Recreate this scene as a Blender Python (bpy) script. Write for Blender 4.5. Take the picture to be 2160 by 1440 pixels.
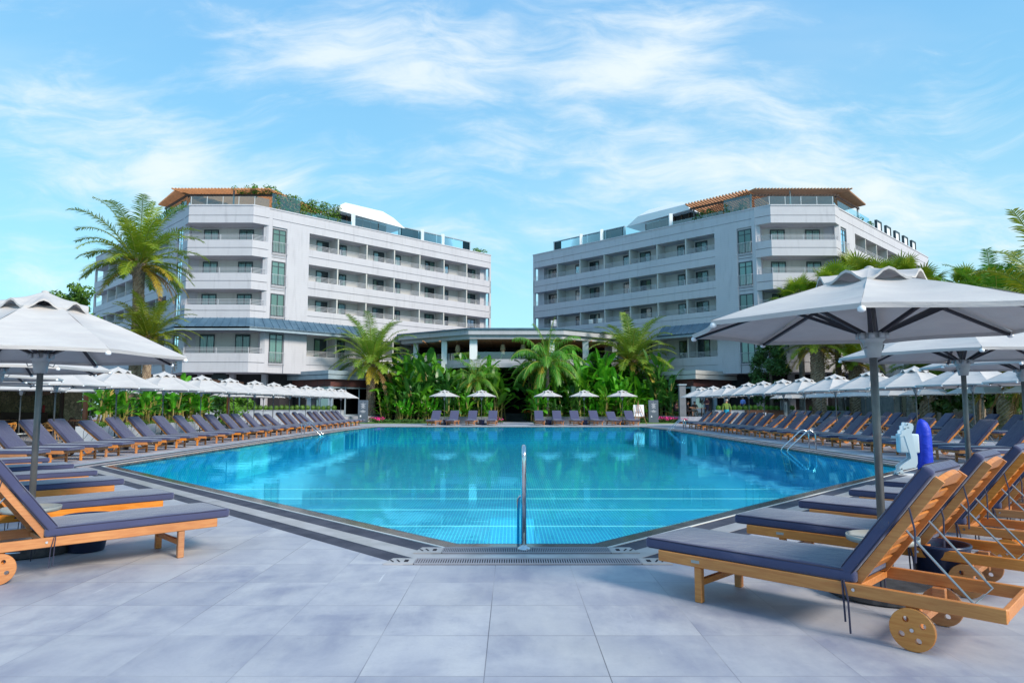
import bpy, bmesh, math, random
from mathutils import Vector, Matrix
R = math.radians
PI = math.pi
S = bpy.context.scene
for o in list(bpy.data.objects): bpy.data.objects.remove(o)
COL = S.collection
random.seed(7)

# ------------------------------------------------------------------ camera
cd = bpy.data.cameras.new('camera'); cam = bpy.data.objects.new('camera', cd); COL.objects.link(cam)
cd.lens = 24; cd.sensor_width = 36; cd.sensor_fit = 'HORIZONTAL'; cd.clip_end = 3000; cd.clip_start = 0.05
cam.location = (0, 0, 1.53); cam.rotation_euler = (R(90) + math.atan(135/1440), 0, 0)
S.camera = cam
S.view_settings.view_transform = 'Standard'; S.view_settings.look = 'None'
S.view_settings.exposure = 1.25; S.view_settings.gamma = 1
S.render.resolution_x = 1024; S.render.resolution_y = 682
S.render.engine = 'CYCLES'
S.cycles.max_bounces = 8; S.cycles.transparent_max_bounces = 16
S.cycles.caustics_reflective = False; S.cycles.caustics_refractive = False

# ------------------------------------------------------------------ node helper
class NT:
    def __init__(s, nt): s.nt = nt; nt.nodes.clear()
    def n(s, t, **kw):
        nd = s.nt.nodes.new(t)
        for k, v in kw.items():
            if k == 'i':
                for a, b in v.items(): s.set(nd, a, b)
            else: setattr(nd, k, v)
        return nd
    def set(s, nd, a, b):
        inp = nd.inputs[a]
        if isinstance(b, bpy.types.NodeSocket): s.nt.links.new(b, inp)
        elif isinstance(b, bpy.types.Node): s.nt.links.new(b.outputs[0], inp)
        else:
            if hasattr(inp.default_value, '__len__') and len(inp.default_value) == 4 and len(b) == 3: b = (*b, 1)
            inp.default_value = b
    def m(s, op, a, b=0.0, c=None, clamp=False):
        nd = s.n('ShaderNodeMath', operation=op, use_clamp=clamp); s.set(nd, 0, a)
        if op not in ('SQRT', 'ABSOLUTE', 'FRACT', 'SINE', 'FLOOR'): s.set(nd, 1, b)
        if c is not None: s.set(nd, 2, c)
        return nd.outputs[0]
    def mix(s, f, a, b, bt='MIX'):
        nd = s.n('ShaderNodeMix', data_type='RGBA', blend_type=bt); s.set(nd, 0, f); s.set(nd, 6, a); s.set(nd, 7, b)
        return nd.outputs[2]
    def ramp(s, f, p0, p1, smooth=True):
        nd = s.n('ShaderNodeMapRange', interpolation_type='SMOOTHSTEP' if smooth else 'LINEAR')
        s.set(nd, 0, f); nd.inputs[1].default_value = p0; nd.inputs[2].default_value = p1
        return nd.outputs[0]
    def noise(s, vec, scale, detail=4, rough=.55, dist=0.0):
        nd = s.n('ShaderNodeTexNoise'); 
        if vec is not None: s.set(nd, 'Vector', vec)
        nd.inputs['Scale'].default_value = scale; nd.inputs['Detail'].default_value = detail
        nd.inputs['Roughness'].default_value = rough; nd.inputs['Distortion'].default_value = dist
        return nd.outputs[0]
    def mapp(s, vec, scale=(1, 1, 1), loc=(0, 0, 0), rot=(0, 0, 0)):
        nd = s.n('ShaderNodeMapping'); s.set(nd, 0, vec); nd.inputs[1].default_value = loc
        nd.inputs[2].default_value = rot; nd.inputs[3].default_value = scale
        return nd.outputs[0]

# ------------------------------------------------------------------ world and sun
SUN_EL, SUN_AZ = 34, 132           # azimuth clockwise from +Y (behind and to the right of the camera)
w = bpy.data.worlds.new('World'); S.world = w; w.use_nodes = True
t = NT(w.node_tree)
sky = t.n('ShaderNodeTexSky', sky_type='NISHITA'); sky.sun_disc = False
sky.sun_elevation = R(SUN_EL); sky.sun_rotation = R(SUN_AZ); sky.air_density = 1.0; sky.dust_density = .4; sky.ozone_density = 1.5
tc = t.n('ShaderNodeTexCoord')
sep = t.n('ShaderNodeSeparateXYZ', i={0: tc.outputs['Generated']})
yy = t.m('MAXIMUM', sep.outputs[1], .12)
u = t.m('DIVIDE', sep.outputs[0], yy); v = t.m('DIVIDE', sep.outputs[2], yy)
uv = t.n('ShaderNodeCombineXYZ', i={0: u, 1: v}).outputs[0]
warp = t.noise(uv, 1.7, 3)
uvw = t.n('ShaderNodeVectorMath', operation='ADD', i={0: uv, 1: t.n('ShaderNodeCombineXYZ', i={0: t.m('MULTIPLY', warp, .3), 1: t.m('MULTIPLY', warp, .22)}).outputs[0]}).outputs[0]
n1 = t.noise(t.mapp(uvw, (1.5, 4.6, 1), (3.1, 1.7, 0), (0, 0, R(-14))), 2.1, 9, .6, .35)
n2 = t.noise(t.mapp(uvw, (1.0, 2.2, 1), (8.1, 4.7, 0), (0, 0, R(-10))), 1.3, 7, .55, .6)
mask = None
for (cu, cv, a, b, k, rot) in [(.05, .55, .34, .10, .60, .06), (-.20, .52, .16, .07, .45, -.25), (.27, .56, .10, .05, .45, .5), (.30, .47, .22, .05, .4, -.2),
                          (-.62, .40, .26, .085, .62, -.25), (-.45, .34, .16, .05, .45, -.1), (.42, .34, .42, .10, .42, -.08), (.60, .27, .3, .08, .4, -.1), (-.75, .22, .2, .07, .3, 0),
                          (.0, .30, .45, .06, .28, .05), (.72, .45, .16, .05, .3, .1), (.1, .20, .7, .06, .25, 0), (-.42, .58, .1, .04, .35, -.3), (-.7, .62, .3, .03, .2, -.1)]:
    du = t.m('SUBTRACT', u, cu); dv = t.m('SUBTRACT', v, cv)
    c_, s_ = math.cos(rot), math.sin(rot)
    ru = t.m('ADD', t.m('MULTIPLY', du, c_/a), t.m('MULTIPLY', dv, s_/a))
    rv = t.m('ADD', t.m('MULTIPLY', du, -s_/b), t.m('MULTIPLY', dv, c_/b))
    d2 = t.m('ADD', t.m('MULTIPLY', ru, ru), t.m('MULTIPLY', rv, rv))
    g_ = t.m('MULTIPLY', t.m('DIVIDE', 1.0, t.m('ADD', 1.0, t.m('MULTIPLY', d2, d2))), k)
    mask = g_ if mask is None else t.m('ADD', mask, g_)
n3 = t.noise(t.mapp(uvw, (3.2, 11, 1), (1.3, 6.2, 0), (0, 0, R(-17))), 2.4, 8, .62, .5)
cl = t.m('ADD', t.m('ADD', t.m('MULTIPLY', n1, .85), t.m('MULTIPLY', n3, .75)), t.m('ADD', t.m('MULTIPLY', n2, .35), t.m('MULTIPLY', mask, .43)))
cl = t.ramp(cl, 1.04, 1.62)
veil = t.m('MULTIPLY', t.ramp(t.noise(t.mapp(uv, (.5, 1.6, 1), (5, 2, 0)), 1.6, 5), .4, .75), .22)
hz = t.ramp(sep.outputs[2], .62, .02)
grad = t.mix(hz, (1.38, 3.45, 6.0), (2.25, 4.95, 5.8))
skc = t.mix(1.0, sky.outputs[0], (.80, 1.12, 1.10), 'MULTIPLY')
skc = t.mix(.72, skc, grad)
skc = t.mix(t.m('ADD', t.m('MULTIPLY', cl, .80), veil, clamp=True), skc, (5.3, 5.75, 5.9))
bg = t.n('ShaderNodeBackground', i={0: skc, 1: .075})
t.n('ShaderNodeOutputWorld', i={0: bg})
sd = bpy.data.lights.new('sun', 'SUN'); sd.energy = 1.95; sd.angle = R(16); sd.color = (1, .90, .76)
sun = bpy.data.objects.new('sun', sd); COL.objects.link(sun)
az = R(SUN_AZ); el = R(SUN_EL)
sdir = Vector((math.sin(az)*math.cos(el), math.cos(az)*math.cos(el), math.sin(el)))
sun.rotation_euler = (-sdir).to_track_quat('-Z', 'Y').to_euler(); sun.location = (20, -20, 30)

# ------------------------------------------------------------------ materials
M = {}
def mat(name, col=(.5, .5, .5), rough=.6, metal=0, fn=None, spec=.5, sheen=0):
    m_ = bpy.data.materials.new(name); m_.use_nodes = True
    T = NT(m_.node_tree); b = T.n('ShaderNodeBsdfPrincipled')
    b.inputs['Base Color'].default_value = (*col, 1); b.inputs['Roughness'].default_value = rough
    b.inputs['Metallic'].default_value = metal; b.inputs['Specular IOR Level'].default_value = spec
    if sheen: b.inputs['Sheen Weight'].default_value = sheen
    out = T.n('ShaderNodeOutputMaterial', i={0: b})
    if fn: fn(T, b, out)
    M[name] = m_; return m_
def OC(T): return T.n('ShaderNodeTexCoord').outputs['Object']
def bump(T, b, h, strength=.3, dist=.01):
    nd = T.n('ShaderNodeBump', i={'Height': h, 'Strength': strength, 'Distance': dist}); T.set(b, 'Normal', nd)
def varied(c0, c1, scale=3, bs=0, stretch=(1, 1, 1), obj=True, bd=.01):
    def f(T, b, out):
        vec = OC(T) if obj else T.n('ShaderNodeNewGeometry').outputs['Position']
        vv = T.mapp(vec, stretch); n = T.noise(vv, scale, 6)
        T.set(b, 'Base Color', T.mix(T.ramp(n, .3, .7), c0, c1))
        if bs: bump(T, b, T.noise(vv, scale*6, 4), bs, bd)
    return f
def wood(c0, c1):
    def f(T, b, out):
        oi = T.n('ShaderNodeObjectInfo'); vec = OC(T)
        n = T.noise(T.mapp(vec, (2.5, 26, 26)), 2.0, 5, .6, .5)
        n0 = T.noise(vec, 1.8, 3)
        c = T.mix(T.ramp(n, .25, .75), c0, c1)
        c = T.mix(T.m('MULTIPLY', T.ramp(n0, .35, .75), .35), c, (c0[0]*.55, c0[1]*.5, c0[2]*.5))
        hs = T.n('ShaderNodeHueSaturation', i={'Color': c, 'Value': T.m('ADD', .72, T.m('MULTIPLY', oi.outputs['Random'], .42)), 'Saturation': T.m('ADD', .84, T.m('MULTIPLY', oi.outputs['Random'], .2))})
        T.set(b, 'Base Color', hs); bump(T, b, n, .3, .004)
    return f
mat('teak', rough=.42, fn=wood((.56, .17, .022), (.72, .28, .055)))
mat('dark_wood', rough=.5, fn=wood((.06, .025, .012), (.12, .045, .02)))
mat('pergola_wood', rough=.6, fn=wood((.40, .17, .07), (.54, .26, .12)))
def fabric(c0, c1):
    def f(T, b, out):
        vec = OC(T); n = T.noise(vec, 260, 2); n2 = T.noise(vec, 2.2, 4)
        T.set(b, 'Base Color', T.mix(T.m('ADD', T.m('MULTIPLY', n, .6), T.m('MULTIPLY', n2, .4)), c0, c1))
        bump(T, b, T.m('ADD', T.m('ADD', T.m('MULTIPLY', n2, 3.0), T.m('MULTIPLY', T.noise(T.mapp(vec, (1, 2.2, 1)), 5.5, 3, .5, .8), 1.2)), T.m('MULTIPLY', n, .15)), .55, .014)
    return f
mat('cushion', rough=.95, fn=fabric((.030, .038, .108), (.070, .074, .15)), sheen=.4)
mat('strap', (.03, .03, .06), .9)
def canopy(T, b, out):
    oi = T.n('ShaderNodeObjectInfo')
    vec = OC(T); n = T.noise(T.mapp(vec, (1, 1, 5)), 2.6, 5); n2 = T.noise(vec, 180, 2)
    c = T.mix(T.ramp(n, .25, .8), (.50, .475, .48), (.59, .565, .555))
    c = T.mix(T.m('MULTIPLY', oi.outputs['Random'], .18), c, (.44, .42, .41))
    T.set(b, 'Base Color', c); bump(T, b, T.m('ADD', T.m('MULTIPLY', n, 2.0), T.m('MULTIPLY', n2, .1)), .4, .02)
    tr = T.n('ShaderNodeBsdfTranslucent', i={0: (.50, .45, .42)})
    mx = T.n('ShaderNodeMixShader', i={0: .07, 1: b.outputs[0], 2: tr.outputs[0]}); T.set(out, 0, mx)
mat('canopy_cloth', rough=.9, fn=canopy)
mat('pole_metal', (.135, .135, .14), .42, .35, fn=varied((.115, .115, .12), (.17, .17, .17), 6))
mat('rib_metal', (.035, .035, .045), .4, .3)
mat('hub_plastic', (.42, .44, .46), .45)
mat('base_metal', (.06, .062, .07), .5, .2, fn=varied((.045, .047, .055), (.09, .09, .10), 9, .2))
mat('steel', (.66, .66, .67), .16, 1)
mat('rod_metal', (.36, .36, .38), .35, .8)
mat('tray_metal', (.36, .37, .36), .4, .3)
def leafmat(name, c0, c1, c2, tr=.3, rough=.45, sc=1.1, old=None):
    def f(T, b, out):
        oi = T.n('ShaderNodeObjectInfo'); vec = OC(T)
        n = T.noise(vec, sc, 3); n2 = T.noise(vec, sc*7, 2)
        c = T.mix(T.ramp(n, .3, .7), c0, c1); c = T.mix(T.m('MULTIPLY', T.ramp(n2, .45, .8), .6), c, c2)
        hs = T.n('ShaderNodeHueSaturation', i={'Color': c, 'Value': T.m('ADD', .8, T.m('MULTIPLY', oi.outputs['Random'], .4)), 'Hue': T.m('ADD', .488, T.m('MULTIPLY', oi.outputs['Random'], .022))})
        T.set(b, 'Base Color', hs)
        tl = T.n('ShaderNodeBsdfTranslucent', i={0: hs})
        T.set(out, 0, T.n('ShaderNodeMixShader', i={0: tr, 1: b.outputs[0], 2: tl.outputs[0]}))
    mat(name, rough=rough, fn=f)
leafmat('palm_leaf', (.15, .24, .016), (.24, .31, .018), (.44, .38, .025))
leafmat('palm_leaf_yellow', (.42, .32, .03), (.50, .40, .04), (.42, .22, .04))
leafmat('palm_leaf_pale', (.15, .30, .03), (.23, .38, .04), (.38, .40, .03))
leafmat('queen_leaf', (.06, .24, .012), (.11, .32, .02), (.22, .38, .03))
leafmat('palm_leaf_dead', (.30, .17, .07), (.38, .24, .10), (.25, .12, .05))
leafmat('banana_leaf', (.055, .25, .012), (.11, .36, .018), (.22, .46, .03), .35, .32)
leafmat('banana_leaf_dark', (.03, .12, .02), (.055, .19, .025), (.10, .26, .04), .3, .35)
leafmat('bush_leaf', (.035, .10, .015), (.06, .16, .02), (.13, .24, .03), .25, .5, 2)
leafmat('hedge_leaf', (.07, .18, .015), (.11, .26, .02), (.20, .36, .03), .25, .5, 3)
leafmat('tree_leaf', (.03, .085, .02), (.055, .13, .025), (.11, .20, .03), .25, .5, 2)
mat('flower_pink', (.85, .02, .28), .6); mat('flower_orange', (.9, .16, .01), .6)
mat('stem', rough=.6, fn=varied((.16, .13, .03), (.26, .20, .06), 6))
mat('green_stem', rough=.5, fn=varied((.13, .22, .03), (.30, .30, .04), 5))
mat('palm_trunk', rough=.9, fn=varied((.17, .115, .08), (.38, .28, .20), 7, .6, (1, 1, .5), bd=.03))
mat('grey_trunk', rough=.9, fn=varied((.14, .12, .11), (.26, .23, .21), 5, .5, (1, 1, .6), bd=.02))
mat('bark', rough=.9, fn=varied((.10, .07, .05), (.2, .15, .11), 8, .5))
def wall_fn(base, dark):
    def f(T, b, out):
        g = T.n('ShaderNodeNewGeometry').outputs['Position']
        n = T.noise(g, .5, 6, .6); n3 = T.noise(T.mapp(g, (2.2, 2.2, .25)), 1.6, 5)
        sx = T.n('ShaderNodeSeparateXYZ', i={0: g})
        fz = T.m('FRACT', T.m('DIVIDE', sx.outputs[2], .22)); line = T.m('MULTIPLY', T.ramp(fz, .12, .03), .14)
        c = T.mix(T.m('MULTIPLY', T.ramp(n, .35, .75), .5), base, dark)
        c = T.mix(T.m('MULTIPLY', T.ramp(n3, .50, .78), .5), c, (dark[0]*.8, dark[1]*.8, dark[2]*.8))
        c = T.mix(line, c, (.2, .2, .22)); T.set(b, 'Base Color', c)
    return f
mat('hotel_wall', rough=.85, fn=wall_fn((.50, .49, .53), (.43, .42, .46)))
mat('pavilion_wall', rough=.8, fn=wall_fn((.42, .43, .47), (.34, .35, .39)))
mat('recess_wall', rough=.85, fn=wall_fn((.52, .51, .49), (.44, .43, .41)))
mat('fascia', (.26, .33, .38), .5, .1, fn=varied((.25, .32, .38), (.31, .38, .43), 1.5))
mat('fascia_light', (.5, .49, .47), .6)
mat('metal_roof', rough=.45, fn=varied((.045, .095, .15), (.075, .14, .205), 1.2))
mat('groove', (.07, .07, .08), .9)
mat('window_frame', (.035, .045, .055), .4)
mat('window_dark', (.012, .022, .03), .3)
def curt(T, b, out):
    vec = OC(T); sx = T.n('ShaderNodeSeparateXYZ', i={0: vec})
    wv = T.m('SINE', T.m('MULTIPLY', T.m('ADD', sx.outputs[0], sx.outputs[1]), 42.0))
    T.set(b, 'Base Color', T.mix(T.ramp(wv, -1, 1), (.20, .24, .21), (.44, .47, .40)))
mat('curtain', rough=.9, fn=curt)
def glass_fn(tint, refl, fs=1.0):
    def f(T, b, out):
        tr = T.n('ShaderNodeBsdfTransparent', i={0: tint}); gl = T.n('ShaderNodeBsdfGlossy', i={0: (.85, .95, 1), 1: .03})
        fr = T.n('ShaderNodeFresnel', i={0: 1.5}); k = T.m('ADD', T.m('MULTIPLY', fr.outputs[0], fs), refl, clamp=True)
        T.set(out, 0, T.n('ShaderNodeMixShader', i={0: k, 1: tr.outputs[0], 2: gl.outputs[0]}))
    return f
mat('window_glass', fn=glass_fn((.62, .80, .80), .05))
mat('rail_glass', fn=glass_fn((.62, .88, .92), .10))
mat('dark_glass', fn=glass_fn((.10, .15, .17), .02, .3))
mat('rail_paint', (.50, .50, .54), .5)
def brick(T, b, out):
    g = T.n('ShaderNodeNewGeometry').outputs['Position']; sx = T.n('ShaderNodeSeparateXYZ', i={0: g})
    vec = T.n('ShaderNodeCombineXYZ', i={0: T.m('ADD', sx.outputs[0], sx.outputs[1]), 1: sx.outputs[2]})
    bt = T.n('ShaderNodeTexBrick', i={'Vector': vec, 'Color1': (.16, .045, .035), 'Color2': (.10, .03, .03), 'Mortar': (.04, .03, .03), 'Scale': 1.0, 'Mortar Size': .012, 'Brick Width': .3, 'Row Height': .09})
    T.set(b, 'Base Color', bt.outputs[0])
mat('brick', rough=.8, fn=brick)
def stonef(T, b, out):
    vec = OC(T); vo = T.n('ShaderNodeTexVoronoi', feature='F1', i={'Vector': vec, 'Scale': 5.0})
    ve = T.n('ShaderNodeTexVoronoi', feature='DISTANCE_TO_EDGE', i={'Vector': vec, 'Scale': 5.0})
    c = T.mix(T.n('ShaderNodeSeparateXYZ', i={0: vo.outputs['Color']}).outputs[0], (.36, .28, .17), (.60, .48, .30))
    T.set(b, 'Base Color', T.mix(T.ramp(ve.outputs[0], .06, .0), c, (.12, .10, .08))); bump(T, b, ve.outputs[0], .5, .03)
mat('rubble_stone', rough=.9, fn=stonef)
mat('straw', rough=.9, fn=varied((.52, .33, .08), (.70, .48, .14), 30, .4, (1, 1, .1)))
mat('straw_dim', rough=.9, fn=varied((.28, .19, .11), (.42, .30, .18), 30, .4, (1, 1, .1)))
mat('rattan', rough=.6, fn=varied((.50, .23, .06), (.68, .36, .12), 14))
mat('dark_chair', (.05, .02, .02), .5)
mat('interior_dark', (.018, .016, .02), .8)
mat('navy_plastic', (.012, .02, .06), .35)
mat('planter', rough=.8, fn=varied((.36, .39, .44), (.46, .49, .53), 2))
mat('grey_planter', rough=.8, fn=varied((.13, .14, .16), (.19, .20, .22), 2))
mat('totem', rough=.5, fn=varied((.075, .10, .14), (.10, .125, .165), 3))
mat('white_paint', (.75, .77, .8), .45)
mat('lift_white', (.55, .66, .72), .4)
mat('lift_cover', rough=.55, fn=lambda T, b, out: (T.set(b, 'Base Color', T.mix(T.noise(OC(T), 6, 3), (.002, .018, .42), (.006, .05, .66))), bump(T, b, T.noise(T.mapp(OC(T), (1, 1, 2.2)), 5, 4), .6, .05)))
mat('sign_black', (.01, .012, .02), .4); mat('towel', (.75, .7, .66), .9); mat('red_paint', (.5, .02, .02), .4)
mat('lamp_white', (.8, .8, .85), .4)
# people
mat('skin', (.45, .23, .15), .6); mat('hair_grey', (.4, .38, .36), .8); mat('hair_dark', (.02, .015, .012), .7)
mat('shirt_green', (.13, .22, .04), .9); mat('shorts_cyan', (.0, .33, .55), .8); mat('shirt_blue', (.22, .32, .75), .85)
mat('shirt_maroon', (.06, .015, .025), .85); mat('shorts_navy', (.03, .025, .06), .85); mat('clothes_black', (.012, .01, .015), .85); mat('trousers_beige', (.45, .36, .30), .9)

def deck_fn(T, b, out):
    g = T.n('ShaderNodeNewGeometry').outputs['Position']
    bt = T.n('ShaderNodeTexBrick', offset=0, i={'Vector': T.mapp(g, (1, 1, 1), (.158+.715*40, .10+.69*40, 0)), 'Color1': (0, 0, 0), 'Color2': (1, 1, 1), 'Mortar': (.5, .5, .5), 'Scale': 1.0, 'Mortar Size': .0034, 'Mortar Smooth': .1, 'Brick Width': .715, 'Row Height': .69})
    tile = T.n('ShaderNodeSeparateColor', i={0: bt.outputs[0]}).outputs[0]
    gt = T.n('ShaderNodeVectorMath', operation='ADD', i={0: g, 1: T.n('ShaderNodeCombineXYZ', i={0: T.m('MULTIPLY', tile, 3.0), 1: T.m('MULTIPLY', tile, 5.0)}).outputs[0]}).outputs[0]
    n = T.m('ADD', T.m('MULTIPLY', T.noise(g, .9, 6, .62, .5), .6), T.m('MULTIPLY', T.noise(gt, 1.4, 6, .62, .5), .4)); n2 = T.noise(T.mapp(gt, (1, .35, 1)), 3.2, 7, .65); n3 = T.noise(g, 45, 3)
    sc = T.noise(T.mapp(g, (9, .5, 1), (0, 0, 0), (0, 0, R(38))), 1.4, 3)
    c = T.mix(T.ramp(n, .34, .64), (.225, .235, .325), (.50, .495, .535))
    c = T.mix(T.m('MULTIPLY', T.ramp(n2, .35, .72), .5), c, (.62, .61, .60))
    c = T.mix(T.m('MULTIPLY', tile, .42), c, (.25, .26, .33))
    c = T.mix(T.m('MULTIPLY', n3, .30), c, (.26, .26, .31)); wp = T.noise(g, .32, 3); c = T.mix(T.m('MULTIPLY', T.ramp(wp, .5, .68), .30), c, (.60, .575, .52)); sp = T.noise(g, 14, 5, .7); c = T.mix(T.m('MULTIPLY', T.ramp(sp, .60, .72), .25), c, (.17, .17, .20))
    c = T.mix(T.m('MULTIPLY', T.ramp(sc, .70, .76), .45), c, (.72, .72, .74))
    mv = T.ramp(T.noise(g, .35, 2), .4, .6)
    c = T.mix(T.m('MULTIPLY', bt.outputs[1], T.m('ADD', .14, T.m('MULTIPLY', mv, .55))), c, (.045, .04, .05))
    T.set(b, 'Base Color', c); T.set(b, 'Roughness', T.m('ADD', .42, T.m('MULTIPLY', n2, .3)))
    bump(T, b, T.m('SUBTRACT', T.m('MULTIPLY', n3, .3), bt.outputs[1]), .25, .004)
mat('deck_tile', fn=deck_fn)
mat('wet_stone', rough=.12, fn=varied((.045, .04, .04), (.12, .11, .10), 4, .05, obj=False))
mat('slate_band', rough=.7, spec=.25, fn=varied((.04, .04, .06), (.075, .075, .10), 3, .1, obj=False))
mat('light_band', rough=.28, fn=varied((.34, .33, .34), (.46, .44, .46), 3, .05, obj=False))
mat('white_edge', (.68, .68, .66), .5)
mat('grate_bar', (.30, .29, .33), .5)
mat('grate_gap', (.015, .012, .02), .9)
mat('lawn', rough=.9, fn=varied((.05, .13, .015), (.12, .22, .03), 12, .5, obj=False))
mat('soil', rough=.95, fn=varied((.03, .025, .02), (.07, .05, .035), 6, .5, obj=False))
def pool_fn(T, b, out):
    g = T.n('ShaderNodeNewGeometry').outputs['Position']; sx = T.n('ShaderNodeSeparateXYZ', i={0: g})
    vec = T.n('ShaderNodeCombineXYZ', i={0: sx.outputs[0], 1: T.m('SUBTRACT', sx.outputs[1], sx.outputs[2])})
    bt = T.n('ShaderNodeTexBrick', offset=0, i={'Vector': T.mapp(vec, (1, 1, 1), (40, 0, 0)), 'Color1': (.0, .33, .66), 'Color2': (.0, .41, .74), 'Mortar': (.10, .90, .98), 'Scale': 1.0, 'Mortar Size': .011, 'Mortar Smooth': .3, 'Brick Width': .077, 'Row Height': .154})
    n = T.noise(g, .7, 4); c = T.mix(T.m('MULTIPLY', T.ramp(n, .3, .7), .3), bt.outputs[0], (.0, .27, .66))
    T.set(b, 'Base Color', c)
mat('pool_tile', rough=.3, fn=pool_fn)
mat('pool_line', (.4, 1.0, 1.0), .3)
def water_fn(T, b, out):
    g = T.n('ShaderNodeNewGeometry').outputs['Position']
    h = T.m('ADD', T.m('MULTIPLY', T.noise(T.mapp(g, (1, 1.8, 1)), .9, 3), 1.0), T.m('MULTIPLY', T.noise(T.mapp(g, (1, 2.4, 1)), 6.0, 3), .10))
    bp = T.n('ShaderNodeBump', i={'Height': h, 'Strength': .085, 'Distance': .03})
    fr = T.n('ShaderNodeFresnel', i={'IOR': 1.33, 'Normal': bp})
    tr = T.n('ShaderNodeBsdfTransparent', i={0: (.80, 1.0, 1.0)}); gl = T.n('ShaderNodeBsdfGlossy', i={'Color': (.14, .80, 1.0), 'Roughness': .012, 'Normal': bp})
    bf = T.n('ShaderNodeNewGeometry').outputs['Backfacing']
    T.set(out, 0, T.n('ShaderNodeMixShader', i={0: T.m('MULTIPLY', T.m('POWER', fr, 1.05), T.m('SUBTRACT', 1.0, bf), clamp=True), 1: tr.outputs[0], 2: gl.outputs[0]}))
mat('pool_water', fn=water_fn)

# ------------------------------------------------------------------ mesh builder
class MB:
    def __init__(s): s.v = []; s.f = []; s.m = []; s.mi = 0; s.sm = []; s.smooth = False
    def add(s, vs, fs, mi=None):
        b = len(s.v); s.v += [tuple(x) for x in vs]
        for f in fs: s.f.append(tuple(b+i for i in f)); s.m.append(s.mi if mi is None else mi); s.sm.append(s.smooth)
    def box(s, c, d, mtx=None, mi=None):
        x, y, z = c; a, b, h = d[0]/2, d[1]/2, d[2]/2
        vs = [Vector((x+i*a, y+j*b, z+k*h)) for k in (-1, 1) for j in (-1, 1) for i in (-1, 1)]
        if mtx is not None: vs = [mtx @ q for q in vs]
        s.add(vs, [(0, 2, 3, 1), (4, 5, 7, 6), (0, 1, 5, 4), (2, 6, 7, 3), (0, 4, 6, 2), (1, 3, 7, 5)], mi)
    def prism(s, poly, z0, z1, mi=None):
        n = len(poly); vs = [(p[0], p[1], z0) for p in poly] + [(p[0], p[1], z1) for p in poly]
        s.add(vs, [tuple(range(n))[::-1], tuple(range(n, 2*n))] + [(i, (i+1) % n, n+(i+1) % n, n+i) for i in range(n)], mi)
    def tube(s, pts, r, seg=8, mi=None, cap=True, flat=1.0):
        pts = [Vector(p) for p in pts]; n = len(pts)
        rr = r if hasattr(r, '__len__') else [r]*n
        vs = []; pu = None
        for i, p in enumerate(pts):
            d = (pts[min(i+1, n-1)]-pts[max(i-1, 0)]).normalized()
            if pu is None: pu = d.orthogonal().normalized() if abs(d.z) > .9 else Vector((0, 0, 1)).cross(d).normalized()
            a = (pu - d*pu.dot(d)).normalized(); b = d.cross(a); pu = a
            for k in range(seg):
                t_ = 2*PI*k/seg; vs.append(p + a*math.cos(t_)*rr[i] + b*math.sin(t_)*rr[i]*flat)
        fs = [(i*seg+k, i*seg+(k+1) % seg, (i+1)*seg+(k+1) % seg, (i+1)*seg+k) for i in range(n-1) for k in range(seg)]
        if cap: fs += [tuple(range(seg))[::-1], tuple((n-1)*seg+k for k in range(seg))]
        s.add(vs, fs, mi)
    def lathe(s, prof, seg=16, c=(0, 0, 0), mi=None, mod=None):
        vs = []
        for i, (r, z) in enumerate(prof):
            for k in range(seg):
                a = 2*PI*k/seg; q = r*(mod(i, a) if mod else 1); vs.append((c[0]+q*math.cos(a), c[1]+q*math.sin(a), c[2]+z))
        n = len(prof); fs = [(i*seg+k, i*seg+(k+1) % seg, (i+1)*seg+(k+1) % seg, (i+1)*seg+k) for i in range(n-1) for k in range(seg)]
        fs += [tuple(range(seg))[::-1], tuple((n-1)*seg+k for k in range(seg))]
        s.add(vs, fs, mi)
    def bar(s, a, b, w_, h_, mi=None):
        a = Vector(a); b = Vector(b); d = b-a; L = d.length; q = d.to_track_quat('X', 'Z').to_matrix().to_4x4()
        s.box((L/2, 0, 0), (L, w_, h_), Matrix.Translation(a) @ q, mi)
    def mesh(s, name, mats, fix=True):
        me = bpy.data.meshes.new(name); me.from_pydata(s.v, [], s.f)
        for m_ in (mats if isinstance(mats, (list, tuple)) else [mats]): me.materials.append(M[m_])
        me.polygons.foreach_set('material_index', s.m); me.polygons.foreach_set('use_smooth', s.sm)
        if fix:
            bm = bmesh.new(); bm.from_mesh(me); bmesh.ops.recalc_face_normals(bm, faces=bm.faces); bm.to_mesh(me); bm.free()
        me.update(); return me
    def obj(s, name, mats, parent=None, fix=True, bevel=0, seg=2):
        me = s.mesh(name, mats, fix)
        if bevel:
            bm = bmesh.new(); bm.from_mesh(me); bmesh.ops.bevel(bm, geom=bm.edges[:], offset=bevel, segments=seg, affect='EDGES', profile=.5)
            if seg > 1:
                for f in bm.faces: f.smooth = True
            bm.to_mesh(me); bm.free()
        return link(name, me, parent)
def link(name, me, parent=None):
    o = bpy.data.objects.new(name, me); COL.objects.link(o)
    if parent is not None: o.parent = parent
    return o
def empty(name, loc=(0, 0, 0), rz=0):
    o = bpy.data.objects.new(name, None); COL.objects.link(o); o.location = loc; o.rotation_euler = (0, 0, rz); o.empty_display_size = .2
    return o
def tag(o, label=None, cat=None, group=None, kind=None):
    if label: o['label'] = label
    if cat: o['category'] = cat
    if group: o['group'] = group
    if kind: o['kind'] = kind
    return o
def copy_tree(o, parent=None):
    c = o.copy(); COL.objects.link(c); c.parent = parent
    for ch in kids.get(o.name, []): copy_tree(ch, c)
    return c
kids = {}
def register(root):
    for o in bpy.data.objects:
        if o.parent is not None: kids.setdefault(o.parent.name, [])
    for o in bpy.data.objects:
        if o.parent is not None and o not in kids[o.parent.name]: kids[o.parent.name].append(o)
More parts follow.
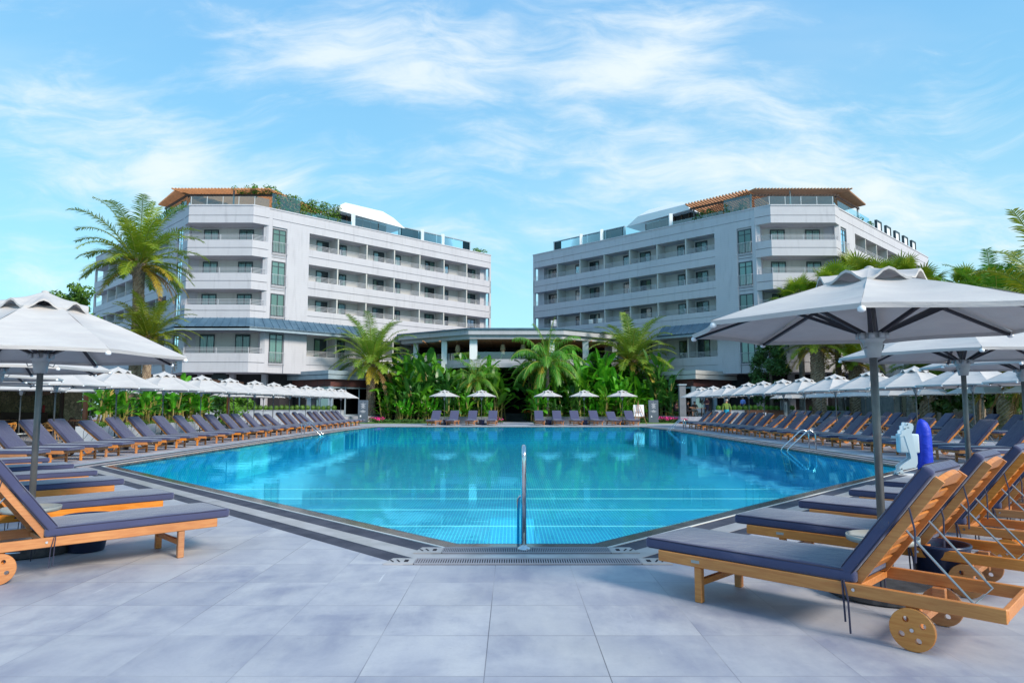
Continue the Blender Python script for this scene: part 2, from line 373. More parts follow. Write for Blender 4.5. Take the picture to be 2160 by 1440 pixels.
def place(proto, loc, rz, label, group, first):
    o = proto if first else copy_tree(proto)
    o.location = loc; o.rotation_euler = (0, 0, rz); o['label'] = label; o['group'] = group
    return o
ORD = ['first', 'second', 'third', 'fourth', 'fifth', 'sixth', 'seventh', 'eighth', 'ninth', 'tenth', 'eleventh', 'twelfth', 'thirteenth', 'fourteenth', 'fifteenth', 'sixteenth', 'seventeenth', 'eighteenth', 'nineteenth', 'twentieth', 'twenty-first', 'twenty-second', 'twenty-third', 'twenty-fourth', 'twenty-fifth', 'twenty-sixth', 'twenty-seventh', 'twenty-eighth', 'twenty-ninth', 'thirtieth', 'thirty-first', 'thirty-second', 'thirty-third', 'thirty-fourth', 'thirty-fifth', 'thirty-sixth', 'thirty-seventh', 'thirty-eighth', 'thirty-ninth', 'fortieth']
def text_mesh(txt, size, ext, matn):
    cu = bpy.data.curves.new('txt', 'FONT'); cu.body = txt; cu.size = size; cu.extrude = ext; cu.align_x = 'CENTER'; cu.align_y = 'CENTER'
    to = bpy.data.objects.new('txt', cu); COL.objects.link(to)
    me = bpy.data.meshes.new_from_object(to); me.materials.clear(); me.materials.append(M[matn])
    bpy.data.objects.remove(to); bpy.data.curves.remove(cu); return me

# ------------------------------------------------------------------ pool and ground
POOL = [(-.62, 7.78), (.92, 7.78), (9.75, 17.1), (9.85, 43.5), (9.2, 50), (-9.7, 50), (-10.3, 43.5), (-10.15, 17.6)]
def offset(poly, d):
    n = len(poly); out = []
    for i in range(n):
        p0, p1, p2 = Vector(poly[i-1]), Vector(poly[i]), Vector(poly[(i+1) % n])
        e1 = (p1-p0).normalized(); e2 = (p2-p1).normalized()
        n1_ = Vector((e1.y, -e1.x)); n2_ = Vector((e2.y, -e2.x)); b_ = (n1_+n2_).normalized()
        out.append(tuple(p1 + b_*(d/b_.dot(n1_))))
    return out
def ring(name, d0, d1, z, mtl, depth=0.03):
    a = offset(POOL, d0); b = offset(POOL, d1); n = len(a); mb = MB()
    for i in range(n):
        j = (i+1) % n
        mb.add([(*a[i], z), (*a[j], z), (*b[j], z), (*b[i], z), (*a[i], z-depth), (*a[j], z-depth), (*b[j], z-depth), (*b[i], z-depth)],
               [(0, 3, 2, 1), (0, 1, 5, 4), (3, 7, 6, 2)])
    o = mb.obj(name, mtl, fix=False)
    for p in o.data.polygons: pass
    return tag(o, kind='structure')
# ground sheet with a hole for the pool
mb = MB(); hole = offset(POOL, 1.02); big = [(-400, -60), (400, -60), (400, 900), (-400, 900)]
bm = bmesh.new()
hv = [bm.verts.new((*p, 0)) for p in hole]; bv = [bm.verts.new((*p, 0)) for p in big]
he = [bm.edges.new((hv[i], hv[(i+1) % 8])) for i in range(8)]; be = [bm.edges.new((bv[i], bv[(i+1) % 4])) for i in range(4)]
bmesh.ops.triangle_fill(bm, use_beauty=True, edges=he+be)
cen = Vector((0, 30, 0))
def inside(px, py, poly):
    r_ = False
    for i in range(len(poly)):
        x1, y1 = poly[i]; x2, y2 = poly[i-1]
        if (y1 > py) != (y2 > py) and px < (x2-x1)*(py-y1)/(y2-y1)+x1: r_ = not r_
    return r_
for f in list(bm.faces):
    c = f.calc_center_median()
    if inside(c.x, c.y, hole): bm.faces.remove(f)
bmesh.ops.recalc_face_normals(bm, faces=bm.faces)
for f in bm.faces:
    if f.normal.z < 0: f.normal_flip()
me = bpy.data.meshes.new('pool_deck'); bm.to_mesh(me); bm.free(); me.materials.append(M['deck_tile'])
tag(link('pool_deck', me), kind='structure')
ring('pool_edge_stone', -.02, .22, -.002, 'wet_stone', .05)
ring('pool_edge_trim', .22, .245, .006, 'white_edge', .05)
ring('inner_drain_channel', .245, .52, -.004, 'slate_band', .05)
ring('deck_band', .52, .77, .000, 'light_band', .05)
ring('outer_drain_channel', .77, 1.02, -.004, 'slate_band', .05)
# slotted gratings over the near end of both channels
def grating(name, d0, d1, label):
    a = offset(POOL, d0); b = offset(POOL, d1); y0, y1 = b[0][1], a[0][1]; root = empty(name, ((a[0][0]+a[1][0])/2, (y0+y1)/2, 0))
    x0, x1 = a[0][0]-root.location.x, a[1][0]-root.location.x; h = (y1-y0)/2
    m_ = MB(); m_.box((0, 0, -.002), (x1-x0+.2, 2*h, .01)); m_.obj('channel', 'grate_gap', root)
    m_ = MB(); n = 92
    for i in range(n+1):
        x = x0 + (x1-x0)*i/n; m_.box((x, 0, .006), ((x1-x0)/n*.52, 2*h-.03, .014))
    for sy in (-1, 1): m_.box((0, sy*(h-.012), .007), (x1-x0, .024, .015))
    m_.obj('slats', 'grate_bar', root)
    for sx in (-1, 1):
        m_ = MB(); m_.prism([(sx*(x1+.01), -h), (sx*(x1+.01), h), (sx*(x1+.24), h), (sx*(x1+.30), -h)][::sx], .002, .012)
        pl = m_.obj('end_plate', 'light_band', root)
        m_ = MB(); m_.box((sx*(x1+.09), 0, .013), (.04, .09, .004)); m_.bar((sx*(x1+.15), -.05, .013), (sx*(x1+.19), .05, .013), .015, .004); m_.bar((sx*(x1+.21), -.05, .013), (sx*(x1+.25), .03, .013), .015, .004)
        m_.obj('slot', 'grate_gap', pl)
    tag(root, label, 'drain')
grating('drain_grate', .25, .515, 'slotted drain grate beside the pool edge at the near end')
grating('drain_grate', .775, 1.015, 'slotted drain grate set in the deck, the one farther from the water')
# basin
mb = MB(); n = len(POOL); P0 = offset(POOL, -.005); ZB = -1.2
mb.add([(*p, ZB) for p in P0], [tuple(range(n))])
for i in range(n):
    j = (i+1) % n; mb.add([(*P0[i], ZB), (*P0[j], ZB), (*P0[j], 0), (*P0[i], 0)], [(0, 1, 2, 3)])
o = mb.obj('pool_basin', 'pool_tile', fix=False); tag(o, kind='structure')
mb = MB()
for y_, wd in ((15.85, .07), (18.3, .075), (20.45, .08), (22.75, .085)):
    xl = -10.0 if y_ > 17.6 else -8.4; xr = 9.7 if y_ > 17.1 else 8.4; mb.box(((xl+xr)/2, y_, ZB+.006), (xr-xl, wd, .008))
tag(mb.obj('pool_floor_lines', 'pool_line'), kind='structure')
mb = MB(); mb.add([(*p, -.03) for p in offset(POOL, -.003)], [tuple(range(n))])
tag(mb.obj('pool_water', 'pool_water', fix=False), kind='structure')
# raised terraces, lawns, path
for nm, poly, z, mt in (('terrace', [(-60, 60.3), (-14.6, 60.3), (-12.4, 66), (-12.4, 110), (-60, 110)], .55, 'deck_tile'),
                        ('terrace', [(60, 60.3), (14.8, 60.3), (12.4, 66), (12.4, 110), (60, 110)], .55, 'deck_tile'),
                        ('lawn', [(-14, 58.6), (-1.4, 58.6), (-1.4, 63), (-14, 63)], .05, 'lawn'),
                        ('lawn', [(1.9, 58.6), (14, 58.6), (14, 63), (1.9, 63)], .05, 'lawn'),
                        ('flower_bed', [(-12.2, 63.05), (-1.4, 63.05), (-1.4, 80), (-12.2, 80)], .07, 'soil'),
                        ('flower_bed', [(1.9, 63.05), (12.2, 63.05), (12.2, 80), (1.9, 80)], .07, 'soil'),
                        ('lawn', [(24.2, 24), (60, 24), (60, 59.7), (24.2, 59.7)], .05, 'lawn')):
    mb = MB(); mb.prism(poly if nm != 'terrace' or poly[0][0] < 0 else poly[::-1], -.2, z); tag(mb.obj(nm, mt), kind='structure')

# ------------------------------------------------------------------ hotels
class WB(MB):                      # builder in world coordinates, mirrored by sx, child of a root empty
    def __init__(s, sx=1): super().__init__(); s.sx = sx
    def part(s, name, mats, parent, bevel=0):
        s.v = [(x*s.sx, y, z) for x, y, z in s.v]
        o = s.obj(name, mats, parent, bevel=bevel)
        top = parent
        if top.parent is None: o.location = -top.location
        return o
class Fac:
    def __init__(s, O, d, n, sx): s.O = Vector((*O, 0)); s.d = Vector((*d, 0)).normalized(); s.n = Vector((*n, 0)).normalized(); s.sx = sx
    def pt(s, a, dep, z): q = s.O + s.d*a - s.n*dep; return Vector((q.x, q.y, z))
    def box(s, mb, a0, a1, d0, d1, z0, z1, mi=None):
        vs = [s.pt(a, d, z) for z in (z0, z1) for d in (d0, d1) for a in (a0, a1)]
        mb.add(vs, [(0, 2, 3, 1), (4, 5, 7, 6), (0, 1, 5, 4), (2, 6, 7, 3), (0, 4, 6, 2), (1, 3, 7, 5)], mi)
LV = [(6.3, 8.35), (10.75, 12.2), (13.7, 15.3), (16.8, 18.4)]        # openings between parapet top and soffit
BD = [(4.55, 6.3, 5.45), (9.5, 10.75, 10.2), (12.2, 13.7, 12.95), (15.3, 16.8, 16.05), (18.4, 20.0, 19.1)]
rndw = random.Random(5)
def window(F, root, a0, a1, dep, z0, z1, curtain=True, leaves=2, tint=None):
    m_ = WB(F.sx); f = .085
    F.box(m_, a0, a1, dep-.07, dep+.02, z0, z0+f, 0); F.box(m_, a0, a1, dep-.07, dep+.02, z1-f, z1, 0)
    F.box(m_, a0, a0+f, dep-.07, dep+.02, z0+f, z1-f, 0); F.box(m_, a1-f, a1, dep-.07, dep+.02, z0+f, z1-f, 0)
    for k in range(1, leaves):
        c = a0+(a1-a0)*k/leaves; F.box(m_, c-f/2, c+f/2, dep-.065, dep+.02, z0+f, z1-f, 0)
    if z1-z0 > 2.2: F.box(m_, a0+f, a1-f, dep-.062, dep+.02, z1-.52, z1-.46, 0)
    F.box(m_, a0+.01, a1-.01, dep-.012, dep+.03, z0+.01, z1-.01, 1)
    w_ = m_.part('window', ['window_frame', 'window_dark'], root)
    if curtain:
        m_ = WB(F.sx); c0, c1 = (0, 1) if dep < 1 else rndw.choice([(0, .42), (.55, 1), (.6, 1), (0, .3), (0, .5), (.1, .9)]); N = 10
        A0, A1 = a0+f+(a1-a0-2*f)*c0, a0+f+(a1-a0-2*f)*c1; vs = []
        for k in range(N+1):
            for z in (z0+.02, z1-f-.02): vs.append(F.pt(A0+(A1-A0)*k/N, dep-.022-.006*math.sin(k*2.4), z))
        m_.add(vs, [(2*k, 2*k+2, 2*k+3, 2*k+1) for k in range(N)]); m_.part('curtain', 'curtain', w_)
    m_ = WB(F.sx); m_.add([F.pt(a, dep-.04, z) for a, z in ((a0+f, z0+f), (a1-f, z0+f), (a1-f, z1-f), (a0+f, z1-f))], [(0, 1, 2, 3)])
    m_.part('pane', 'window_glass', w_)
def railing(F, root, a0, a1, dep, z, h=.5):
    m_ = WB(F.sx)
    for k in range(4): m_.tube([F.pt(a0, dep, z+h*(k+1)/4), F.pt(a1, dep, z+h*(k+1)/4)], .022, 5)
    n = max(1, round((a1-a0)/3.4))
    for k in range(n+1): m_.tube([F.pt(a0+(a1-a0)*k/n, dep, z), F.pt(a0+(a1-a0)*k/n, dep, z+h)], .03, 5)
    m_.part('balcony_railing', 'rail_paint', root)
CELLS = [4.2, 7.44, 10.86, 14.35, 17.8, 21.3, 24.8, 27.6]
def long_facade(F, wall, rec, root, L=28.7, skirt=10.5):
    F.box(wall, 0, .38, 0, 1.6, 4.55, 20.0); F.box(wall, 1.87, 4.2, 0, 1.6, 4.55, 18.4)
    F.box(wall, .38, 1.87, .14, 1.6, 4.55, 18.4); F.box(wall, .38, L, .0, 1.6, 19.13, 20.0); F.box(wall, .38, L, 0, 1.6, 18.4, 19.07)
    F.box(wall, .38, L, .07, 1.6, 19.07, 19.13); F.box(wall, 0, L+.02, -.06, .3, 20.0, 20.12)
    for z0, z1, g_ in BD[:4]:
        F.box(wall, 4.2, L, 0, 1.6, z0, g_-.03); F.box(wall, 4.2, L, .07, 1.6, g_-.03, g_+.03); F.box(wall, 4.2, L, 0, 1.6, g_+.03, z1)
    F.box(wall, 4.2, L, 0, 1.6, 8.35, 9.5); F.box(wall, 27.7, L, .9, 1.6, 4.55, 18.4)
    F.box(wall, L-.25, L+.0, 0, .25, 4.55, 18.4)
    for c in CELLS[1:-1]: F.box(rec, c-.07, c+.07, .06, 1.6, 4.6, 18.4)
    F.box(rec, 4.2, L, 1.55, 1.75, 4.6, 18.4)
    for k, (z0, z1) in enumerate(LV):
        zt = z1-.16 if k else 8.2
        for i, c in enumerate(CELLS[:-1]):
            e = CELLS[i+1]
            if i % 2 == 0:
                a = c + (1.62, 0, 1.75, 0, 1.85, 0, 1.3)[i]; window(F, root, a, a+1.36, 1.55, z0, zt)
            else: window(F, root, c+.98, c+1.86, 1.55, z0, zt, leaves=1)
        railing(F, root, 4.25, L-.3, .12, z0)
        wz = (z0-.85, zt-.02) if k else (5.5, 8.2)
        window(F, root, .45, 1.8, .14, *wz)
        if F.sx == 1 or True:
            m_ = WB(F.sx)
            for zz in (wz[0]-.1, wz[0]+.95): m_.tube([F.pt(.38, 0, zz), F.pt(.38, -.22, zz), F.pt(1.9, -.22, zz), F.pt(1.9, 0, zz)], .022, 5)
            for q in range(11): m_.tube([F.pt(.38+1.52*q/10, -.22, wz[0]-.1), F.pt(.38+1.52*q/10, -.22, wz[0]+.95)], .012, 4)
            m_.part('window_railing', 'rail_paint', root)
        for zz in (wz[1]+.32, wz[0]-.22): m_ = WB(F.sx); F.box(m_, .42, 1.83, .125, .15, zz, zz+.04); m_.part('wall_joint', 'groove', root)
def skirt_roof(pts, root, sx):
    # pts: outline of the wall foot of the skirt (left coordinates) and its outer edge
    inn, outr = pts; m_ = WB(sx); n = len(inn)
    for i in range(n-1):
        a, b, c, d = inn[i], inn[i+1], outr[i+1], outr[i]
        m_.add([(*a, 9.62), (*b, 9.62), (*c, 8.62), (*d, 8.62), (*a, 9.4), (*b, 9.4), (*c, 8.45), (*d, 8.45)], [(0, 1, 2, 3), (4, 7, 6, 5), (2, 6, 7, 3)], 0)
        L = (Vector(b)-Vector(a)).length; N = max(2, int(L/.62))
        for k in range(N):
            q = (k+.5)/N; p = Vector(a).lerp(Vector(b), q); r_ = Vector(d).lerp(Vector(c), q)
            m_.bar((p.x, p.y, 9.64), (r_.x, r_.y, 8.65), .035, .06, 0)
    o = m_.part('skirt_roof', 'metal_roof', root)
    m_ = WB(sx)
    for i in range(n-1):
        c, d = Vector(outr[i+1]), Vector(outr[i]); v_ = (d-c).normalized(); q = Vector((v_.y, -v_.x))*.06
        m_.add([(c.x, c.y, 8.28), (d.x, d.y, 8.28), (d.x, d.y, 8.63), (c.x, c.y, 8.63), (c.x+q.x, c.y+q.y, 8.28), (d.x+q.x, d.y+q.y, 8.28), (d.x+q.x, d.y+q.y, 8.63), (c.x+q.x, c.y+q.y, 8.63)],
               [(0, 1, 2, 3), (4, 7, 6, 5), (0, 4, 5, 1), (3, 2, 6, 7)])
    m_.part('eave_board', 'fascia', root)
def hotel(sx, label):
    root = empty('hotel_building', (sx*-27, 75, 0)); tag(root, label, 'hotel', 'twin hotel wings')
    wall = WB(sx); rec = WB(sx); r2 = math.sqrt(.5)
    A = Fac((-22.9, 63), (1, 1), (1, -1), sx); B = Fac((-30.8, 63), (-1, 1), (-1, -1), sx)
    long_facade(A, wall, rec, root); long_facade(B, wall, rec, root, L=30.5)
    # core
    core = [(-23.4, 65.2), (-4.6, 84.0), (-12.6, 93), (-26.85, 79), (-43, 95), (-50.6, 85.5), (-30.3, 65.2)]
    wall.prism(core, 4.56, 19.6)
    # bay front: bands, recess and doors
    poly = lambda e: [(-30.85, 63.0), (-30.0, 62.0-e), (-24.0, 62.0-e), (-22.85, 63.0), (-22.85, 65.3), (-30.85, 65.3)]
    for z0, z1, g_ in BD:
        wall.prism(poly(0), z0, g_-.03); wall.prism([(-30.7, 63.05), (-29.95, 62.07), (-24.05, 62.07), (-23.0, 63.05), (-23, 65), (-30.7, 65)], g_-.03, g_+.03); wall.prism(poly(0), g_+.03, z1)
    wall.prism(poly(.06), 20.0, 20.12)
    wall.prism([(-30.8, 63.4), (-22.9, 63.4), (-22.9, 65.3), (-30.8, 65.3)], 8.35, 9.5)
    wall.prism([(-22.9, 62.98), (-22.9, 65.3), (-23.35, 65.3), (-23.35, 62.98)], 4.55, 20.0); wall.prism([(-30.8, 62.98), (-30.8, 65.3), (-30.35, 65.3), (-30.35, 62.98)], 4.55, 20.0)
    rec.prism([(-30.3, 64.0), (-23.4, 64.0), (-23.4, 65), (-30.3, 65)], 4.6, 18.4)
    C = Fac((-30.8, 64.0), (1, 0), (0, -1), sx); G = Fac((-30.0, 62.12), (1, 0), (0, -1), sx)
    for k, (z0, z1) in enumerate(LV):
        zt = z1-.16 if k else 8.2
        window(C, root, 1.4, 2.8, 0, z0, zt); window(C, root, 4.75, 6.15, 0, z0, zt); 
        m_ = WB(sx)
        for q in range(4):
            z = z0+.5*(q+1)/4; m_.tube([(-30.7, 63.05, z), (-29.95, 62.1, z), (-24.05, 62.1, z), (-23.0, 63.05, z)], .022, 5)
        for x_, y_ in ((-29.95, 62.1), (-27, 62.1), (-24.05, 62.1)): m_.tube([(x_, y_, z0), (x_, y_, z0+.5)], .03, 5)
        m_.part('balcony_railing', 'rail_paint', root)
    wall.part('wall', 'hotel_wall', root); rec.part('recess_wall', 'recess_wall', root)
    e = 1.25; q = e*.42
    inn = [(-30.8-8, 71), (-30.8, 63), (-29.9, 62.1), (-24.0, 62.1), (-22.9, 63), (-22.9+7.3, 70.3)]
    outr = [(-30.8-8-.8, 70.2), (-31.6, 62.3), (-30.4, 61.0), (-23.6, 61.0), (-22.15, 62.25), (-22.1+7.3, 69.5)]
    skirt_roof((inn, outr), root, sx)
    # ground floor under the hotel: dark glazing between piers
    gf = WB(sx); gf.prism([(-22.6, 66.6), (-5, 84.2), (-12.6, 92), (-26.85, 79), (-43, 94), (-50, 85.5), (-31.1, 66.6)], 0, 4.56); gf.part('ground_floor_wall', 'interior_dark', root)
    gp = WB(sx)
    for k in range(7): gp.box((-24.0-k*3.1 if k < 3 else -31.5-(k-2)*2.6, 66.3 if k < 3 else 66.6+(k-2)*2.6, 2.27), (.5, .5, 4.5))
    gp.part('pier', 'hotel_wall', root)
    # low lobby block with fascia, brick band and glass front
    lob = [(-27.5, 71.5), (-16.9, 62.8), (-11.2, 70.5), (-13, 74)]
    ins = lambda d: [(-27.5+d*.4, 71.5+d), (-16.9+d*.08, 62.8+d*1.25), (-11.2-d, 70.5+d*.4), (-13, 74)]
    m_ = WB(sx); m_.prism(lob, 4.42, 4.78, 0); m_.prism(ins(.12), 4.36, 4.42, 1); m_.prism(ins(.04), 3.98, 4.36, 0)
    m_.part('canopy_fascia', ['fascia' if sx == 1 else 'fascia_light', 'groove'], root)
    m_ = WB(sx); m_.prism(ins(.55), 3.3, 3.98); m_.part('brick_band', 'brick', root)
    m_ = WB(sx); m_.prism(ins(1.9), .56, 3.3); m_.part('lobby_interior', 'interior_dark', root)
    m_ = WB(sx); p = ins(.7)
    for i in range(2):
        a, b = Vector(p[i]), Vector(p[i+1]); m_.add([(*a, .56), (*b, .56), (*b, 3.3), (*a, 3.3)], [(0, 1, 2, 3)])
    m_.part('glass_front', 'dark_glass', root)
    m_ = WB(sx)
    for i in range(2):
        a, b = Vector(p[i]), Vector(p[i+1]); L = (b-a).length; N = int(L/1.5)
        for k in range(N+1):
            c = a.lerp(b, k/N); m_.box((c.x, c.y, 1.93), (.12 if k % 3 else .38, .12 if k % 3 else .38, 2.74))
        m_.bar((a.x, a.y, 3.2), (b.x, b.y, 3.2), .1, .14); m_.bar((a.x, a.y, .62), (b.x, b.y, .62), .1, .14)
    m_.part('glazing_frame', 'fascia', root)
    # glass balustrade on the parapet
    m_ = WB(sx); pts = [(-30.75, 63.1), (-30.0, 62.15), (-24.0, 62.15), (-22.95, 63.1)]
    for a, b in zip(pts, pts[1:]): m_.add([(*a, 20.12), (*b, 20.12), (*b, 20.95), (*a, 20.95)], [(0, 1, 2, 3)])
    for i in range(9):
        a0, a1 = .3+i*3.0, 3.2+i*3.0; hh = 1.5 if i == 0 else (.4 if i < 3 else .95)
        if a1 < 27: m_.add([A.pt(a0, .15, 20.12), A.pt(a1, .15, 20.12), A.pt(a1, .15, 20.12+hh), A.pt(a0, .15, 20.12+hh)], [(0, 1, 2, 3)])
        m_.add([B.pt(a0, .15, 20.12), B.pt(a1, .15, 20.12), B.pt(a1, .15, 20.9), B.pt(a0, .15, 20.9)], [(0, 1, 2, 3)]) if i < 3 else None
    m_.part('glass_balustrade', 'rail_glass', root)
    m_ = WB(sx)
    for i in range(9): m_.box((-29.9+i*.74, 62.15, 20.5), (.03, .03, .85)) if i % 2 == 0 else None
    for i in (3, 6, 7): 
        c = A.pt(.2+i*3.0, .2, 20.6); m_.box((c.x, c.y, 20.75), (.35, .35, 1.3))
    m_.part('balustrade_post', 'white_paint', root)
    return root, A, B
HL, AL, BL = hotel(1, 'large hotel wing on the left with chamfered corner and green hedge on its roof')
HR, AR, BR = hotel(-1, 'large hotel wing on the right with chamfered corner and framed screens on its roof')
# rooftop pergolas
def pergola(sx, label):
    root = empty('pergola', (sx*-27, 65, 20.0)); tag(root, label, 'pergola')
    zt = 21.5
    m_ = WB(sx)     # posts
    for x_, y_ in ((-31.0, 63.9), (-26.3, 63.0), (-22.9, 64.0), (-18.6, 68.3) if sx == -1 else (-23.0, 69.5), (-35.2, 68.0), (-27, 70)): m_.box((x_, y_, 20.9), (.12, .12, 1.7))
    m_.part('post', 'pole_metal', root)
    m_ = WB(sx)     # beams
    for a, b in (((-31.2, 63.6), (-22.7, 63.6)), ((-22.8, 63.7), (-18.2, 68.3)) if sx == -1 else ((-22.8, 63.7), (-22.8, 70)), ((-31.1, 63.7), (-35.4, 68.1)), ((-27, 70), (-20.5, 70)), ((-27, 70), (-33.4, 70))): m_.bar((*a, zt), (*b, zt), .12, .2)
    m_.part('beam', 'dark_wood', root)
    m_ = WB(sx)
    for i in range(30):
        x_ = -31.6+i*.31; m_.bar((x_-.3, 62.4, zt+.28), (x_+2.9, 70.5, zt+.28), .09, .13)
    for i in range(20):
        q = i*.33
        if sx == -1: m_.bar((-22.1+q*.72, 63.0+q*.72, zt+.30), (-25.6+q*.72, 66.6+q*.72, zt+.0), .12, .17)
        m_.bar((-31.9-q*.62, 63.0+q*.72, zt+.30), (-28.4-q*.62, 66.6+q*.72, zt+.0), .12, .17)
    m_.part('rafters', 'pergola_wood', root)
pergola(1, 'wooden slatted pergola on the roof of the left hotel wing')
pergola(-1, 'wooden slatted pergola on the roof of the right hotel wing')
rnd = random.Random(91); root = empty('climbing_vine', (-24.5, 63, 21.6))
VINE = root
# rooftop bar with faceted white canopy
def roof_bar(F, s0, s1, label, lobe):
    root = empty('rooftop_bar', F.pt((s0+s1)/2, 3, 20.1)*1.0); root.location.x *= F.sx; tag(root, label, 'rooftop bar')
    m_ = WB(F.sx); a, b = s0, s1
    lo = [F.pt(a, .6, 21.55), F.pt(b+lobe, .6, 21.2), F.pt(b+lobe, 5, 21.2), F.pt(a, 5, 21.55)]
    hi = [F.pt(a+1.6, 1.8, 22.95), F.pt(b-.6, 1.8, 22.95), F.pt(b-.6, 4, 22.95), F.pt(a+1.6, 4, 22.95)]
    mid = [F.pt(a+.3, .6, 22.2), F.pt(b, .6, 22.1), F.pt(b, 5, 22.1), F.pt(a+.3, 5, 22.2)]
    m_.add(lo+mid+hi, [(0, 1, 5, 4), (1, 2, 6, 5), (2, 3, 7, 6), (3, 0, 4, 7), (4, 5, 9, 8), (5, 6, 10, 9), (6, 7, 11, 10), (7, 4, 8, 11), (8, 9, 10, 11), (3, 2, 1, 0)])
    m_.part('canopy', 'white_paint', root)
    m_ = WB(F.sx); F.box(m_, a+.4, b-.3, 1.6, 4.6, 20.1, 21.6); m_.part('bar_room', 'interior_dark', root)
    m_ = WB(F.sx)
    for k in range(7): c = a+.6+(b-a-1)*k/6; F.box(m_, c-.05, c+.05, 1.45, 1.58, 20.1, 21.5)
    m_.part('post', 'dark_wood', root)
roof_bar(AL, 7.6, 14.5, 'white canopied rooftop bar beside the hedge on the left hotel', 1.6)
roof_bar(AR, 7.2, 13.5, 'white canopied rooftop bar beside the pergola on the right hotel', 1.6)
for F, hn in ((AL, 'left'), (AR, 'right')):
    root = empty('roof_screen', F.pt(20, 1.2, 20.1)); root.location.x *= F.sx
    m_ = WB(F.sx); F.box(m_, 15.6, 26.0, .9, 1.0, 20.12, 21.35); m_.part('glass', 'dark_glass', root)
    m_ = WB(F.sx); F.box(m_, 15.5, 26.1, .85, 1.05, 21.35, 21.45)
    for q in range(5): F.box(m_, 15.5+q*2.6, 15.62+q*2.6, .82, 1.08, 20.1, 21.35)
    m_.part('frame', 'fascia', root); tag(root, f'dark glazed wind screen along the roof edge of the {hn} hotel', 'screen')
for k in range(5):
    F = BR; a = 12.2+k*3.2; root = empty('screen_frame', F.pt(a, .5, 20.1)); root.location.x *= F.sx
    m_ = WB(F.sx); 
    for s0, s1, z0, z1 in ((a, a+.14, 20.1, 21.3), (a+1.5, a+1.64, 20.1, 21.3), (a, a+1.64, 21.3, 21.42)): F.box(m_, s0, s1, .3, .55, z0, z1)
    m_.part('frame', 'window_frame', root); m_ = WB(F.sx); F.box(m_, a+.14, a+1.5, .4, .45, 20.15, 21.3); m_.part('panel', 'white_paint', root)
    tag(root, f'dark framed white privacy screen on the right hotel roof, {ORD[k]} from the pergola', 'privacy screen', 'screens along the right hotel roof')
# round sign under the left bay
root = empty('round_sign', (-27.35, 63.9, 3.95)); m_ = MB()
m_.lathe([(.0, 0), (.78, 0), (.80, .02), (.80, .07), (.78, .09)], 36); o = m_.obj('disc', 'sign_black', root); o.rotation_euler = (R(90), 0, 0)
m_ = MB(); m_.box((.12, -.11, -.12), (.42, .02, .34)); m_.obj('plate', 'lamp_white', root)
o = link('lettering', text_mesh('MARE', .15, .004, 'sign_black'), root); o.location = (.12, -.125, -.17); o.rotation_euler = (R(90), 0, 0)
tag(root, 'round black sign with a white plate under the left hotel bay', 'sign')

# ------------------------------------------------------------------ centre pavilion
root = empty('restaurant_pavilion', (0, 72, 0)); tag(root, 'open restaurant pavilion with white flat roof between the two hotels', 'pavilion')
def sub(o): o.location = -root.location; return o
m_ = MB(); pr = [(-12.2, 72.8), (-4.3, 67), (5.1, 67), (11.4, 72.0), (11.4, 88), (-12.2, 88)]
pi_ = [(-11.9, 73.1), (-4.2, 67.3), (5.0, 67.3), (11.1, 72.3), (11.1, 88), (-11.9, 88)]
m_.prism(pi_, 8.1, 8.5); m_.prism(pr, 8.5, 9.0); sub(m_.obj('roof', 'pavilion_wall', root))
m_ = MB(); m_.prism([(-12.35, 72.8), (-4.4, 66.85), (5.2, 66.85), (11.5, 71.9), (11.5, 88), (-12.3, 88)], 9.0, 9.14); sub(m_.obj('roof_edge', 'metal_roof', root))
m_ = MB(); m_.prism([(-11, 74), (-4, 68), (4.8, 68), (10.6, 73.0), (10.6, 86), (-11, 86)], 8.04, 8.1); 
for k in range(12): m_.box((-9+k*1.7, 75, 8.0), (.12, 13, .1))
sub(m_.obj('ceiling', 'pergola_wood', root))
for x_, y_, w_ in ((-6.95, 70.0, .55), (-3.85, 68.2, .75), (-10.3, 73, .5), (7.55, 70.0, .6), (4.0, 68.2, .5), (11, 73.2, .5)):
    m_ = MB(); m_.box((x_, y_, 6.6), (w_, w_, 3.0)); sub(m_.obj('column', 'white_paint', root))
m_ = MB(); m_.prism([(-11.5, 73.5), (-4.2, 67.6), (5.0, 67.6), (11.8, 73), (11.8, 80), (-11.5, 80)], 5.3, 5.75); m_.prism([(-11.4, 73.6), (-4.15, 67.75), (4.95, 67.75), (11.7, 73.1), (11.7, 80), (-11.4, 80)], 5.75, 6.12)
sub(m_.obj('floor_slab', 'pavilion_wall', root))
m_ = MB()
for a, b in (((-11.2, 73.7), (-4.1, 67.9)), ((-4.1, 67.9), (4.9, 67.9)), ((4.9, 67.9), (11.5, 73.2))): m_.add([(*a, 6.12), (*b, 6.12), (*b, 6.85), (*a, 6.85)], [(0, 1, 2, 3)])
sub(m_.obj('glass_railing', 'rail_glass', root))
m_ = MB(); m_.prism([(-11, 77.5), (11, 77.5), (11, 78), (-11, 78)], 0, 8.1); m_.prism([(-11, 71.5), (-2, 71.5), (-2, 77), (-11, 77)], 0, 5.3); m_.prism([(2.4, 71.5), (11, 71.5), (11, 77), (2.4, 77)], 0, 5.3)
m_.box((0, 76, 1.2), (6, .3, 2.4)); sub(m_.obj('back_wall', 'interior_dark', root))
